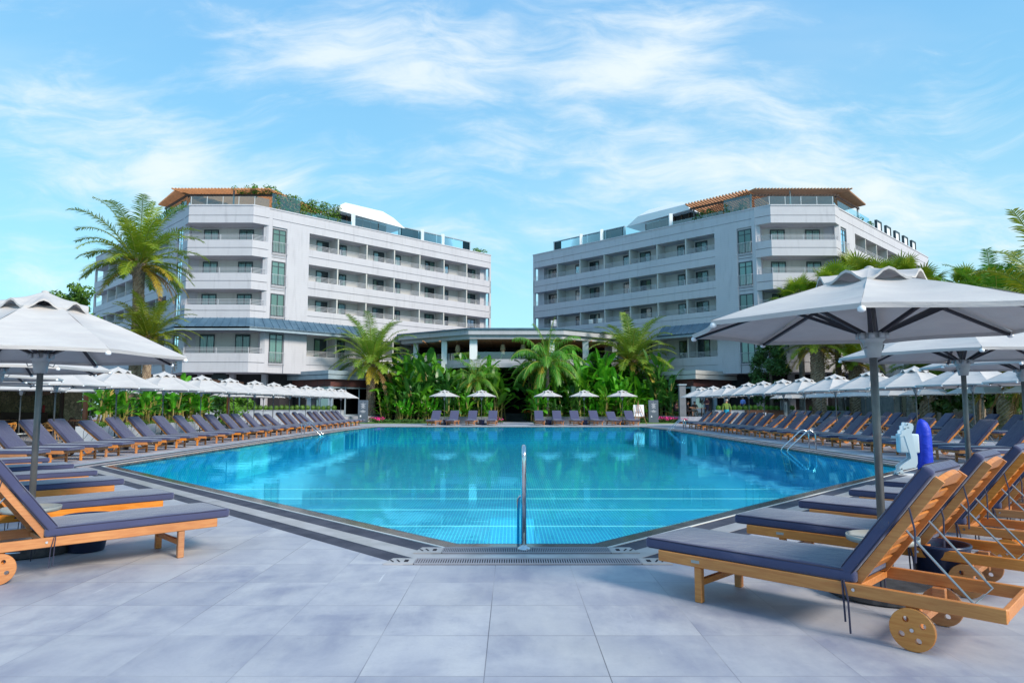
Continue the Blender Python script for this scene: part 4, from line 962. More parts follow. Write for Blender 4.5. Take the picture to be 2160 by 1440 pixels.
def palm_meshes(kind, seed):
    rnd = random.Random(seed); m_ = MB(); y_ = MB(); 
    if kind == 'date':
        for k in range(40):
            q = k/39; el_ = R(80-74*q**.85)+rnd.uniform(-.12, .12); az_ = k*2.39996+rnd.uniform(-.15, .15)
            L = 3.7*(.72+.28*math.sin(PI*min(1, q+.25)))*rnd.uniform(.88, 1.08)
            frond(m_, Vector((.18*math.cos(az_), .18*math.sin(az_), .25-.4*q)), az_, el_, L, 1.28-.05*q+rnd.uniform(-.1, .25), rnd, .56, 58, 0, 1, .45)
        for k in range(7):
            az_ = rnd.uniform(0, 2*PI); frond(y_, Vector((.2*math.cos(az_), .2*math.sin(az_), -.2)), az_, R(rnd.uniform(-25, 15)), rnd.uniform(1.6, 2.8), 1.3, rnd, .38, 26, 0, 0, .6)
        for k in range(3):
            az_ = -.9+.5*k; frond(y_, Vector((.2*math.cos(az_), .2*math.sin(az_), -.3)), az_, R(-12), rnd.uniform(2.4, 3.0), 1.9, rnd, .34, 26, 1, 1, .8)
        for k in range(26):
            az_ = rnd.uniform(0, 2*PI); e_ = R(rnd.uniform(10, 60)); b = Vector((.15*math.cos(az_), .15*math.sin(az_), -.1)); y_.bar(b, b+Vector((math.cos(az_)*math.cos(e_), math.sin(az_)*math.cos(e_), math.sin(e_)))*rnd.uniform(.5, 1.0), .05, .02, 0)
    elif kind == 'queen':
        for k in range(30):
            q = k/29; el_ = R(84-95*q)+rnd.uniform(-.1, .1); az_ = k*2.39996
            frond(m_, Vector((.08*math.cos(az_), .08*math.sin(az_), .1)), az_, el_, 3.0*rnd.uniform(.85, 1.1), 1.9, rnd, .62, 46, 0, 1, 1.6)
        for k in range(4):
            az_ = rnd.uniform(0, 2*PI); frond(y_, Vector((0, 0, 0)), az_, R(rnd.uniform(-10, 25)), 2.3, 2.2, rnd, .45, 26, 0, 0, 1.6)
    else:
        for k in range(34):
            q = k/33; el_ = R(80-120*q); az_ = k*2.39996; d = Vector((math.cos(az_)*math.cos(el_), math.sin(az_)*math.cos(el_), math.sin(el_)))
            L = rnd.uniform(1.0, 1.5); a = Vector((0, 0, 0)); b = a+d*L; tgt = m_ if q < .85 else y_
            tgt.bar(a, b, .03, .02, 0)
            sd_ = d.cross(Vector((0, 0, 1))).normalized(); up = sd_.cross(d).normalized()
            for j in range(22):
                t_ = -1.9+3.8*j/21; v_ = (d*math.cos(t_)+sd_*math.sin(t_)).normalized()
                strip(tgt, b, v_, up, rnd.uniform(.75, 1.0)*(1-.12*abs(t_)), .085, .5+.5*q, 3, 0)
    return m_, y_
def trunk_mesh(h, r0, r1, kind, seed):
    rnd = random.Random(seed); m_ = MB(); N = max(12, int(h/.11)); sg = 20; vs = []
    bend = [rnd.uniform(-.03, .03)*h, rnd.uniform(-.02, .02)*h]
    for i in range(N+1):
        q = i/N; r_ = r0+(r1-r0)*q
        if kind == 'date': r_ *= (1+.25*max(0, 1-q*9)) * (1+.35*max(0, (q-.9)/.1))
        for k in range(sg):
            a = 2*PI*k/sg
            if kind == 'date': f = 1+.14*(((k+(i % 2))) % 2)+rnd.uniform(-.05, .05)-.04*(i % 2)
            else: f = 1+.05*(i % 2)+rnd.uniform(-.025, .025)
            vs.append((r_*f*math.cos(a)+bend[0]*math.sin(q*2.5)*.6, r_*f*math.sin(a)+bend[1]*math.sin(q*3), h*q))
    m_.add(vs, [(i*sg+k, i*sg+(k+1) % sg, (i+1)*sg+(k+1) % sg, (i+1)*sg+k) for i in range(N) for k in range(sg)])
    if kind == 'date':
        for k in range(60):   # old leaf bases under the crown
            a = rnd.uniform(0, 2*PI); z = h-rnd.uniform(.0, .7); b = Vector((r1*1.1*math.cos(a), r1*1.1*math.sin(a), z)); m_.bar(b, b+Vector((math.cos(a)*.16, math.sin(a)*.16, .22)), .08, .03)
    return m_, (bend[0]*math.sin(2.5)*.6, bend[1]*math.sin(3))
PALM = {}
def palm(kind, x, y, h, label, group=None, r0=.3, r1=.24, seed=1, sc=1.0, rz=0, z0=0, leaf=None, trunk=True):
    key = (kind, seed, leaf)
    root = empty('palm_tree', (x, y, z0)); tm, bd = trunk_mesh(h, r0, r1, 'date' if kind == 'date' else 'grey', seed)
    tm.obj('trunk', 'palm_trunk' if kind == 'date' else 'grey_trunk', root, fix=False)
    if key not in PALM:
        a, b = palm_meshes(kind, seed); lf = leaf or 'palm_leaf'
        PALM[key] = (a.mesh('crown', [lf, 'green_stem'], fix=False), b.mesh('old_fronds', ['palm_leaf_dead' if kind == 'fan' else 'palm_leaf_yellow', 'palm_leaf_dead'], fix=False))
    for nm, me_ in zip(('crown', 'old_fronds'), PALM[key]):
        if len(me_.polygons):
            o = link(nm, me_, root); o.location = (bd[0], bd[1], h); o.scale = (sc,)*3; o.rotation_euler = (0, 0, rz)
    tag(root, label, 'palm tree', group); return root
palm('date', -20.1, 36, 9.1, 'tallest date palm in front of the left hotel, with hanging dry fronds', r0=.30, r1=.25, seed=2, sc=1.06, rz=.4)
palm('date', -18.7, 35.0, 4.9, 'shorter date palm just right of the tallest left palm', r0=.22, r1=.18, seed=3, sc=.74, rz=1.4)
palm('date', -13.55, 66, 5.6, 'date palm with pale scaly trunk behind the left sign slab', r0=.42, r1=.36, seed=4, sc=1.42, leaf='palm_leaf_pale')
palm('date', 11.9, 67.5, 5.9, 'date palm rising from the banana thicket in front of the right hotel', r0=.4, r1=.36, seed=5, sc=1.46, leaf='palm_leaf_pale', rz=2)
palm('queen', 3.25, 63.6, 5.2, 'feathery drooping palm with a slender pale trunk right of the centre path', r0=.22, r1=.15, seed=6, sc=1.45, leaf='queen_leaf')
palm('queen', -3.4, 63.8, 3.7, 'small feathery palm with yellowing fronds left of the centre path', r0=.17, r1=.13, seed=7, sc=1.0, leaf='queen_leaf')
palm('date', 25.6, 57, 6.6, 'thick date palm behind the right back row, left of its neighbour', r0=.52, r1=.5, seed=3, sc=1.2, rz=.3)
palm('date', 28.9, 57.5, 5.2, 'date palm with drooping fronds behind the right hedge', r0=.5, r1=.45, seed=4, sc=.95, rz=.9)
palm('date', 27.3, 45, 3.6, 'short stout date palm partly hidden by the right parasols', r0=.45, r1=.42, seed=5, sc=.9, rz=.9)
palm('date', 25.2, 30.5, 4.4, 'date palm with yellow-green fronds at the right picture edge', r0=.4, r1=.36, seed=2, sc=1.75, rz=2.2, leaf='palm_leaf')
palm('date', 28.8, 40, 6.6, 'dark green date palm behind the one at the right picture edge', r0=.4, r1=.36, seed=3, sc=1.2, rz=1.2, leaf='queen_leaf')
palm('date', 34.0, 50, 7.6, 'dark green date palm left of the one behind the right picture edge', r0=.4, r1=.36, seed=4, sc=1.15, rz=.2, leaf='queen_leaf')
for i, (x, y, h) in enumerate([(25.6, 60.5, 10.6), (28.4, 59.0, 11.2), (31.6, 62, 12.4), (34.4, 63, 12.7), (37.0, 64.0, 12.7), (39.5, 65, 11.8)]):
    palm('fan', x, y, h, f'fan palm in front of the right hotel, {ORD[i]} from the left', 'fan palms by the right hotel', .26, .2, 20+i % 2, 1.35+.15*(i % 3), i)
for i, (x, y) in enumerate([(30.2, 52), (27.9, 41.5), (29.8, 44)]): palm('fan', x, y, 8.6, f'grey-trunked fan palm behind the right parasols, {ORD[i]} from the left', 'grey palms behind the right parasols', .42, .3, 20, .8, i)

def blade(m_, base, az_, el_, L, W, droop, rnd, mi=0, fold=.25):
    d = Vector((math.cos(az_)*math.cos(el_), math.sin(az_)*math.cos(el_), math.sin(el_))); p = base.copy(); vs = []; n = 7; tear = rnd.random() < .4
    tw = rnd.uniform(-.5, .5)
    for i in range(n+1):
        q = i/n; w_ = W*.5*(math.sin(PI*(.08+.88*q))**.6); sd_ = d.cross(Vector((0, 0, 1)))
        if sd_.length < .05: sd_ = Vector((math.sin(az_), -math.cos(az_), 0))
        sd_.normalize(); up = sd_.cross(d).normalized(); sd_ = (sd_*math.cos(tw*q)+up*math.sin(tw*q)); up = sd_.cross(d)
        wl, wr = w_*rnd.uniform(.9, 1.06), w_*rnd.uniform(.9, 1.06)
        if tear and i in (3, 5): wl *= .8
        vs += [p-sd_*wl+up*fold*wl, p, p+sd_*wr+up*fold*wr]; d = (d+Vector((0, 0, -droop/n*(.5+q)))).normalized(); p = p+d*(L/n)
    m_.add(vs, [(3*i+k, 3*i+k+1, 3*i+k+4, 3*i+k+3) for i in range(n) for k in (0, 1)], mi)
def banana_mesh(H, nst, spread, seed, lw=(1.3, .42)):
    rnd = random.Random(seed); m_ = MB(); s_ = MB()
    for k in range(nst):
        a = rnd.uniform(0, 2*PI); r_ = spread*math.sqrt(rnd.random())*.6; b = Vector((r_*math.cos(a), r_*math.sin(a), 0)); h = H*rnd.uniform(.35, 1.0)
        top = b+Vector((rnd.uniform(-.3, .3)*spread, rnd.uniform(-.3, .3)*spread, h*.62))
        s_.tube([b, b.lerp(top, .5)+Vector((.04, 0, 0)), top], [.07, .055, .035], 6, 0, cap=False)
        for j in range(rnd.randint(6, 9)):
            az_ = rnd.uniform(0, 2*PI); el_ = R(rnd.uniform(25, 85)); q = rnd.uniform(.25, 1.0); p = b.lerp(top, q)
            st = rnd.uniform(.12, .3)*h*.5+.15; d = Vector((math.cos(az_)*math.cos(el_), math.sin(az_)*math.cos(el_), math.sin(el_))); e_ = p+d*st
            s_.tube([p, p.lerp(e_, .5)+Vector((0, 0, .03)), e_], [.022, .016, .01], 4, 1, cap=False)
            blade(m_, e_, az_, el_, lw[0]*rnd.uniform(.65, 1.15)*min(1, .5+h/5), lw[1]*rnd.uniform(.7, 1.15)*min(1, .6+h/6), rnd.uniform(.4, 1.8), rnd)
    return m_.mesh('leaves', ['banana_leaf'], fix=False), s_.mesh('stems', ['stem', 'green_stem'], fix=False)
BAN = [banana_mesh(6.4, 11, 1.5, 31), banana_mesh(5.6, 10, 1.4, 32), banana_mesh(4.2, 9, 1.2, 33, (1.3, .48)), banana_mesh(3.2, 8, 1.0, 34, (1.1, .36)), banana_mesh(2.1, 8, .8, 35, (.95, .26)), banana_mesh(2.7, 6, .7, 36, (1.0, .40))]
BAND = []
for a, b in BAN:
    a2 = a.copy(); a2.materials.clear(); a2.materials.append(M['banana_leaf_dark']); BAND.append((a2, b))
def banana(x, y, v_, rz, label, group, z=0, sc=1, dark=False):
    root = empty('banana_plant', (x, y, z), rz); root.scale = (sc, sc, sc); a, b = (BAND if dark else BAN)[v_]
    link('leaves', a, root); link('stems', b, root); tag(root, label, 'banana plant', group); return root
rb = random.Random(9); Z0 = .06
def SC(y, v_): return 1.42 if v_ < 2 else (1.3 if v_ == 2 else 1.12)
LP = [(x, y, v_) for x, y, v_ in [(-11.4, 67.5, 0), (-10.2, 68.3, 1), (-9.0, 67.4, 0), (-7.9, 68.2, 0), (-6.8, 67.2, 1), (-5.3, 68, 2), (-10.7, 65.6, 1), (-9.4, 65.2, 2), (-8.1, 65.6, 1), (-6.7, 65.2, 2), (-5.5, 65.6, 2), (-4.3, 66, 3), (-2.7, 66.5, 1),
      (-1.9, 65, 2), (-11.6, 63.6, 3), (-10.2, 63.4, 3), (-8.9, 63.7, 2), (-7.6, 63.2, 3), (-6.2, 63.5, 3), (-4.9, 63.3, 4), (-2.9, 62.6, 3), (-2.0, 62.9, 4), (-9.6, 62.0, 4), (-8.2, 61.9, 3), (-6.9, 61.9, 4), (-5.6, 61.8, 3), (-4.3, 61.8, 3), (-1.6, 67.5, 1)]]
LP.sort(key=lambda p: p[0]/p[1])
for i, (x, y, v_) in enumerate(LP): banana(x+rb.uniform(-.2, .2), y, v_, rb.uniform(0, 6), f'broad-leaved plant {ORD[i]} from the left in the thicket left of the path', 'broad-leaved plants left of the centre path', Z0, SC(y, v_)*rb.uniform(.88, 1.08), rb.random() < .35)
RP = [(2.3, 66.8, 1), (3.4, 68, 1), (4.6, 67.4, 1), (6, 68.2, 0), (7.4, 67.4, 0), (8.7, 68.3, 0), (10, 67.4, 0), (11.4, 68.6, 1), (13, 68, 1), (14.6, 68.5, 1), (2.5, 64.8, 2), (4.4, 65.6, 2), (5.8, 65.2, 2), (7.2, 65.6, 1), (8.5, 65.1, 1), (9.8, 65.6, 2), (11.2, 65.2, 2), (12.8, 65.6, 2), (14.2, 65.4, 1), (2.6, 62.7, 3),
      (5.0, 63.4, 3), (6.4, 63.5, 2), (7.9, 63.2, 3), (9.3, 63.5, 2), (10.7, 63.3, 3), (4.0, 61.9, 4), (5.6, 61.9, 3), (7.1, 61.8, 4), (8.5, 61.9, 3), (9.9, 61.9, 3), (11.3, 62.1, 4), (14.9, 63.6, 3)]
RP.sort(key=lambda p: p[0]/p[1])
for i, (x, y, v_) in enumerate(RP): banana(x+rb.uniform(-.2, .2), y, v_, rb.uniform(0, 6), f'broad-leaved plant {ORD[i]} from the left in the thicket right of the path', 'broad-leaved plants right of the centre path', Z0, SC(y, v_)*rb.uniform(.88, 1.08), rb.random() < .35)
for i, (x, y, v_) in enumerate([(-17.3, 28.9, 5), (-17.5, 30.4, 3), (-17.2, 31.8, 4), (-17.5, 33.2, 5), (-17.3, 34.6, 3), (-17.6, 36.0, 5), (-17.3, 37.2, 3), (-18.2, 37.8, 3), (-17.2, 38.3, 5)]):
    banana(x, y, v_, i*1.3, f'bright green leafy plant in the left planters, {ORD[i]} from the front', 'leafy plants in the left planters', .68, .82)

def leaf_blob(m_, c, rad, n, size, rnd, shell=.35, flat=1.0):
    for _ in range(n):
        while True:
            d = Vector((rnd.uniform(-1, 1), rnd.uniform(-1, 1), rnd.uniform(-1, 1)))
            if .1 < d.length < 1: break
        q = d.length; d.normalize(); r_ = (shell+(1-shell)*q)*rnd.uniform(.8, 1.08); p = Vector(c)+Vector((d.x*rad[0], d.y*rad[1], d.z*rad[2]))*r_
        n_ = (d+Vector((rnd.uniform(-.9, .9), rnd.uniform(-.9, .9), rnd.uniform(-.5, .9)))).normalized(); a = n_.orthogonal().normalized(); a = Matrix.Rotation(rnd.uniform(0, 6.28), 3, n_) @ a; b = n_.cross(a); s_ = size*rnd.uniform(.6, 1.3)
        m_.add([p-a*s_*.5, p+b*s_*.28+n_*s_*.06, p+a*s_*.5, p-b*s_*.28+n_*s_*.06], [(0, 1, 2, 3)])
def broad_tree(x, y, h, cr, label, seed, leaf='tree_leaf', n=42, size=.22, trunk_r=.16, low=.35, cat='tree', per=110, core=True):
    rnd = random.Random(seed); root = empty('broadleaf_tree', (x, y, 0)); t_ = MB(); top = Vector((rnd.uniform(-.3, .3), 0, h*.62)); t_.tube([(0, 0, 0), (.05, .02, h*.3), top], [trunk_r, trunk_r*.75, trunk_r*.4], 9)
    m_ = MB()
    for k in range(n):
        a = rnd.uniform(0, 6.28); q = rnd.uniform(low, 1); rr_ = cr*math.sqrt(max(0, 1-((q-.62)/.48)**2))*rnd.uniform(.25, .95); c = Vector((rr_*math.cos(a), rr_*math.sin(a), h*q-.3)); r_ = cr*rnd.uniform(.2, .36)
        leaf_blob(m_, c, (r_, r_, r_*.75), per, size, rnd)
        if k % 3 == 0: t_.tube([top*.75, top.lerp(c, .5)+Vector((0, 0, .2)), c], [trunk_r*.4, trunk_r*.25, .02], 5)
    t_.obj('trunk', 'bark', root); m_.obj('crown', leaf, root, fix=False); tag(root, label, cat); return root
# ivy covered cone tree at the right
rnd = random.Random(77); root = empty('broadleaf_tree', (22.9, 60.6, 0)); m_ = MB(); m_.tube([(0, 0, 0), (.1, 0, 3), (0, 0, 6.4)], [.2, .15, .05], 8); m_.obj('trunk', 'bark', root)
m_ = MB()
for k in range(64):
    q = rnd.random(); r_ = 1.75*(math.sin(PI*(.22+.72*q))**.8); a = rnd.uniform(0, 6.28); leaf_blob(m_, (r_*.75*math.cos(a), r_*.75*math.sin(a), 2.0+5.0*q), (.62, .62, .5), 120, .24, rnd)
m_.obj('crown', 'tree_leaf', root, fix=False); tag(root, 'dense cone-shaped evergreen tree in front of the right hotel balconies', 'tree')
broad_tree(27.2, 36.5, 4.2, 1.6, 'small twisted tree behind the right back row with light green crown', 5, 'hedge_leaf', 20, .17, .13, .5)
broad_tree(24.8, 36.5, 4.4, 1.5, 'small tree behind the right parasols, left of the twisted one', 6, 'bush_leaf', 20, .17, .12, .5)
broad_tree(30.5, 39.5, 4.6, 2.3, 'bushy green tree at the right edge behind the loungers', 8, 'hedge_leaf', 30, .2, .13, .25)
for i, (x, y, h, r_) in enumerate([(43, 68, 13.0, 3.6), (47, 70, 13.4, 3.8), (50, 70, 14.0, 3.8), (43, 60, 12.2, 3.8), (39, 57, 11.0, 3.4), (46, 60, 13.2, 4.2), (38, 50, 10.2, 3.6), (49.5, 64, 15.5, 4.0), (31.2, 43.5, 10.2, 2.8), (28.3, 44.5, 8.8, 2.5), (34.5, 47, 11.0, 3.0)]):
    broad_tree(x, y, h, r_, f'tall green tree beyond the right hotel wing, {ORD[i]} planted', 40+i, 'tree_leaf' if i % 2 else 'bush_leaf', 34, .5, .25, .2, per=90)['group'] = 'trees beyond the right hotel'
for i, (x, y, h, r_) in enumerate([(-58, 78, 9.5, 3.6), (-64, 72, 9, 4), (-47, 60, 5, 2.6), (-53, 62, 6, 3), (-60, 60, 7, 3.5), (-66, 62, 9, 4)]):
    broad_tree(x, y, h, r_, f'green tree at the far left beyond the hotel, {ORD[i]} planted', 60+i, 'bush_leaf', 30, .5, .25, .1, per=80)['group'] = 'trees at the far left'
for i, (x, y, h, r_) in enumerate([(-22.5, 54, 3.6, 1.9), (-26.5, 54.5, 3.9, 2.0), (-30.5, 55, 3.7, 2.0), (-35, 56, 4.0, 2.2), (-24.5, 48.5, 2.9, 1.3)]):
    broad_tree(x, y, h, r_, f'rounded green shrub behind the left restaurant, {ORD[i]} planted', 90+i, 'bush_leaf' if i % 2 else 'hedge_leaf', 26, .26, .12, .08, cat='shrub')['group'] = 'shrubs behind the left restaurant'
broad_tree(-40.5, 62, 12.6, 2.6, 'bright green climbing tree beside the left hotel wing', 71, 'hedge_leaf', 32, .34, .2, .3)
# clipped hedges on planter walls
def hedge(x0, x1, y, z, label, sp=.46, r_=.26, leaf='hedge_leaf', wall=True, seed=1, wlabel=None, white=None):
    rnd = random.Random(seed); root = empty('clipped_hedge', ((x0+x1)/2, y, z)); m_ = MB(); n = int((x1-x0)/sp)
    for k in range(n):
        c = (x0+sp*(k+.5)-(x0+x1)/2, rnd.uniform(-.04, .04), r_*.8+rnd.uniform(-.02, .03)); leaf_blob(m_, c, (r_, r_, r_), 150, .085, rnd, .6)
        m_.lathe([(.02, -r_*.8), (r_*.7, -r_*.5), (r_*.8, 0), (r_*.6, r_*.5), (.02, r_*.75)], 8, c)
    m_.obj('foliage', leaf, root, fix=False); tag(root, label, 'hedge')
    if wall:
        root = empty('planter_wall', ((x0+x1)/2, y, 0)); m_ = MB(); m_.box((0, 0, z/2), (x1-x0+.3, .9, z), None); m_.obj('wall', white or 'planter', root); m_ = MB(); m_.box((0, 0, z-.03+.005), (x1-x0+.36, .96, .06)); m_.obj('coping', 'planter', root); tag(root, wlabel, 'planter')
hedge(-26.9, -15.0, 60.2, 1.12, 'low clipped hedge on the planter wall in front of the left hotel', wlabel='pale planter wall under the left clipped hedge', seed=2)
hedge(17.7, 25.0, 59.6, 1.12, 'low clipped hedge on the right planter wall, left of the date palms', wlabel='pale planter wall under the right clipped hedge', seed=3)
hedge(25.6, 33.0, 59.2, 1.1, 'low clipped hedge between the right date palms', wlabel='pale planter wall between the right date palms', seed=4)
# rooftop greenery
def roof_green(F, s0, s1, hmax, label, leaf, seed, z=20.15, sag=True):
    rnd = random.Random(seed); c0 = F.pt((s0+s1)/2, 1, z); root = empty('roof_hedge', (c0.x*F.sx, c0.y, z)); m_ = MB(); n = int((s1-s0)/.45)
    for k in range(n):
        s_ = s0+(s1-s0)*(k+.5)/n; p = F.pt(s_, .55+rnd.uniform(-.2, .2), z); h = hmax*rnd.uniform(.75, 1.0)
        for j in range(max(1, int(h/.5))): leaf_blob(m_, (p.x*F.sx-root.location.x, p.y-root.location.y, .25+.45*j), (.5, .5, .38), 70, .2, rnd)
    m_.obj('foliage', leaf, root, fix=False); tag(root, label, 'roof hedge')
roof_green(AL, .6, 7.6, 2.3, 'tall green hedge on the left hotel roof beside the pergola', 'hedge_leaf', 3)
roof_green(AL, 26.3, 28.2, .7, 'small green planting at the far roof end of the left hotel', 'hedge_leaf', 4)
roof_green(AR, 1.2, 6.6, 1.1, 'leafy shrubs under the pergola on the right hotel roof', 'bush_leaf', 5)
roof_green(BR, 6.0, 10.2, 1.0, 'shrubs beside the pergola on the outer roof edge of the right hotel', 'bush_leaf', 6)
roof_green(BL, .5, 9.0, 1.2, 'shrubs on the outer roof edge of the left hotel', 'bush_leaf', 7)
m_ = MB()
for k in range(46): leaf_blob(m_, (rnd.uniform(-1.6, 2.0), rnd.uniform(-.6, 1.5), rnd.uniform(.1, .45)), (.35, .35, .2), 26, .2, rnd)
m_.obj('foliage', 'hedge_leaf', VINE, fix=False); tag(VINE, 'leafy vine over the right end of the left roof pergola', 'climbing vine')
# low planters and walls at the far end
for nm, x0, x1, lb in (('far_planter_wall', -6.4, -1.25, 'low grey planter wall behind the far left loungers'), ('far_planter_wall', 2.0, 10.6, 'low grey planter wall behind the far right loungers')):
    root = empty('planter_wall', ((x0+x1)/2, 57.3, 0)); m_ = MB(); m_.box((0, 0, .3), (x1-x0, .5, .6)); m_.obj('wall', 'grey_planter', root); m_ = MB(); m_.box((0, .0, .61), (x1-x0-.1, .4, .04)); m_.obj('soil', 'lawn', root); tag(root, lb, 'planter')
root = empty('reception_steps', (.3, 72, 0)); m_ = MB()
for k in range(3): m_.box((0, k*.5, .12+.12*k), (3.4, .5+.0, .24+.24*k))
m_.obj('steps', 'grey_planter', root); tag(root, 'dark steps at the end of the centre path below the pavilion', 'steps')
def ground_green(name, x0, x1, y0, y1, n, h, mt, label, cat, flower=None, seed=1, kind=None):
    rnd = random.Random(seed); root = empty(name, ((x0+x1)/2, (y0+y1)/2, .05)); m_ = MB(); f_ = MB()
    for k in range(n):
        c = (rnd.uniform(x0, x1)-root.location.x, rnd.uniform(y0, y1)-root.location.y, rnd.uniform(.05, h*.7)); leaf_blob(m_, c, (.28, .28, h*.45), 60, .12, rnd)
        if flower and rnd.random() < .8: leaf_blob(f_, (c[0], c[1], h*.75), (.28, .28, .18), 26, .12, rnd)
    m_.obj('foliage', mt, root, fix=False)
    if flower: f_.obj('blossom', flower, root, fix=False)
    tag(root, label, cat)
ground_green('flower_shrub', -12.4, -11.3, 59.2, 60.1, 16, .42, 'bush_leaf', 'small bush of pink flowers beside the left sign slab', 'flowers', 'flower_pink', 1)
ground_green('flower_shrub', -1.35, -.95, 57.2, 57.9, 7, .5, 'bush_leaf', 'pink flowers at the left corner of the centre path', 'flowers', 'flower_pink', 2)
ground_green('flower_shrub', 13.1, 15.4, 60.4, 61.8, 46, .45, 'bush_leaf', 'wide bed of pink flowers right of the right sign slab', 'flowers', 'flower_pink', 3)
ground_green('border_plants', -11.2, -6.6, 59.4, 60.4, 44, .32, 'bush_leaf', 'low green border plants left of the far loungers', 'border plants', None, 4)
ground_green('border_plants', 10.9, 12.0, 60.2, 61.0, 12, .4, 'bush_leaf', 'low border plants between easel and right sign slab', 'border plants', None, 5)
ground_green('flower_shrub', 1.0, 2.0, 66.0, 67.5, 9, 1.2, 'bush_leaf', 'shrub with orange blossoms right of the dark doorway', 'flowers', 'flower_orange', 6)
# planters on the left
for i, (y0, y1) in enumerate(((28.1, 32.4), (32.8, 38.9))):
    root = empty('planter_box', (-17.3, (y0+y1)/2, 0)); m_ = MB(); m_.box((0, 0, .34), (1.1, y1-y0, .68)); m_.obj('box', 'planter', root, bevel=.01, seg=1)
    rnd = random.Random(i); m_ = MB()
    for k in range(int((y1-y0)*5)): leaf_blob(m_, (rnd.uniform(-.1, .62), rnd.uniform(-(y1-y0)/2, (y1-y0)/2), .66+rnd.uniform(0, .12)), (.2, .2, .14), 50, .09, rnd)
    m_.obj('ground_cover', 'hedge_leaf', root, fix=False); tag(root, f'pale planter box with trailing greenery behind the left row, {ORD[i]} from the front', 'planter', 'left planter boxes')
# ------------------------------------------------------------------ left restaurant
root = empty('open_restaurant', (-29, 38, 0)); tag(root, 'open-sided restaurant with dark roof and rubble stone pillar at the left', 'restaurant')
def sub(o): o.location = -root.location; return o
m_ = MB(); m_.prism([(-46, 27), (-20.4, 27), (-20.4, 52), (-46, 52)], 3.05, 3.3); sub(m_.obj('roof', 'dark_wood', root))
for x, y in ((-20.9, 27.6), (-20.9, 33.6), (-26.6, 40.5), (-20.9, 42.5), (-20.9, 50.5), (-27.2, 27.6)): m_ = MB(); m_.box((x, y, 1.52), (.16, .16, 3.04)); sub(m_.obj('post', 'dark_wood', root))
m_ = MB(); m_.box((-25.6, 40.0, 1.52), (.62, .62, 3.04)); sub(m_.obj('stone_pillar', 'rubble_stone', root))
m_ = MB(); m_.box((-38, 47, 1.5), (16, .3, 3.0)); m_.box((-45, 38, 1.5), (.3, 20, 3)); sub(m_.obj('back_wall', 'rubble_stone', root))
m_ = MB(); m_.box((-33.5, 44, .55), (7, .7, 1.1)); sub(m_.obj('bar_counter', 'dark_wood', root))
for k in range(10): m_ = MB(); m_.bar((-45, 28+k*2.5, 2.98), (-20.5, 28+k*2.5, 2.98), .1, .12); sub(m_.obj('rafter', 'dark_wood', root))
def make_chair(kind, mt):
    root = empty('cafe_chair'); root['category'] = 'chair'; m_ = MB(); m_.smooth = True
    m_.lathe([(.05, .43), (.22, .43), (.235, .445), (.22, .465), (.05, .46)], 20); m_.obj('seat', mt, root)
    m_ = MB(); m_.smooth = True; pts = []
    H = .42 if kind == 'hoop' else .30
    for k in range(13): a = PI*k/12; pts.append((-.235*math.cos(a), .16+.07*math.sin(a), .46+H*math.sin(a)**.6))
    m_.tube(pts, .014, 6)
    if kind == 'tub': m_.tube([(.25*math.cos(R(a)), .25*math.sin(R(a)), .66+.12*math.sin(R(a))) for a in range(-20, 201, 20)], .014, 6)
    for k in range(9): x = -.19+.38*k/8; m_.tube([(x*.85, .18, .45), (x, .20+.02*(1-abs(x)), .46+H*(1-(x/.235)**2)**.5*.96)], .007, 4)
    m_.obj('backrest', mt, root)
    for sx in (-1, 1):
        for sy in (-1, 1): m_ = MB(); m_.tube([(sx*.15, sy*.15, .44), (sx*.22, sy*.22, 0)], [.016, .011], 6); m_.obj('leg', mt, root)
    return root
CH = {'tub': make_chair('tub', 'rattan'), 'hoop': make_chair('hoop', 'dark_chair')}
for o in CH.values(): register(o)
for i, (k, x, y, a) in enumerate([('tub', -21.6, 29.4, .2), ('tub', -21.2, 31.4, 1.0), ('tub', -20.2, 30.2, 1.9), ('tub', -22.6, 30.9, 2.6), ('hoop', -22.9, 36.0, 0), ('hoop', -22.0, 37.4, .6), ('hoop', -23.9, 37.6, -.5), ('hoop', -24.5, 41.5, .8), ('hoop', -22.6, 40.2, 1.7), ('hoop', -21.8, 41.6, 2.3), ('hoop', -23.5, 43.2, -.9), ('hoop', -26.9, 37.3, 0), ('hoop', -28.4, 38.8, .9), ('hoop', -22.4, 45, .3), ('hoop', -24.6, 45.4, -.4)]):
    f = ('c', k) not in used; used[('c', k)] = 1
    place(CH[k], (x, y, 0), a*1.0+PI, ('light rattan cafe chair' if k == 'tub' else 'dark hoop-backed cafe chair')+f' in the left restaurant, {ORD[i]} from the front', 'cafe chairs in the left restaurant', f)
def make_table(mt, r_=.45):
    root = empty('cafe_table'); root['category'] = 'table'; m_ = MB(); m_.box((0, 0, .735), (1.5, .8, .035)); m_.obj('tabletop', mt, root)
    for sx in (-1, 1):
        for sy in (-1, 1): m_ = MB(); m_.box((sx*.66, sy*.32, .36), (.05, .05, .72)); m_.obj('leg', 'dark_wood', root)
    return root
TB = make_table('teak'); register(TB)
for i, (x, y) in enumerate([(-22.6, 29.9), (-23.0, 37.0), (-23.2, 41.4), (-27.6, 37.9), (-23.4, 45.2), (-26, 33.5)]):
    place(TB, (x, y, 0), .1*i, f'wooden cafe table in the left restaurant, {ORD[i]} listed from the pool side', 'cafe tables in the left restaurant', i == 0)
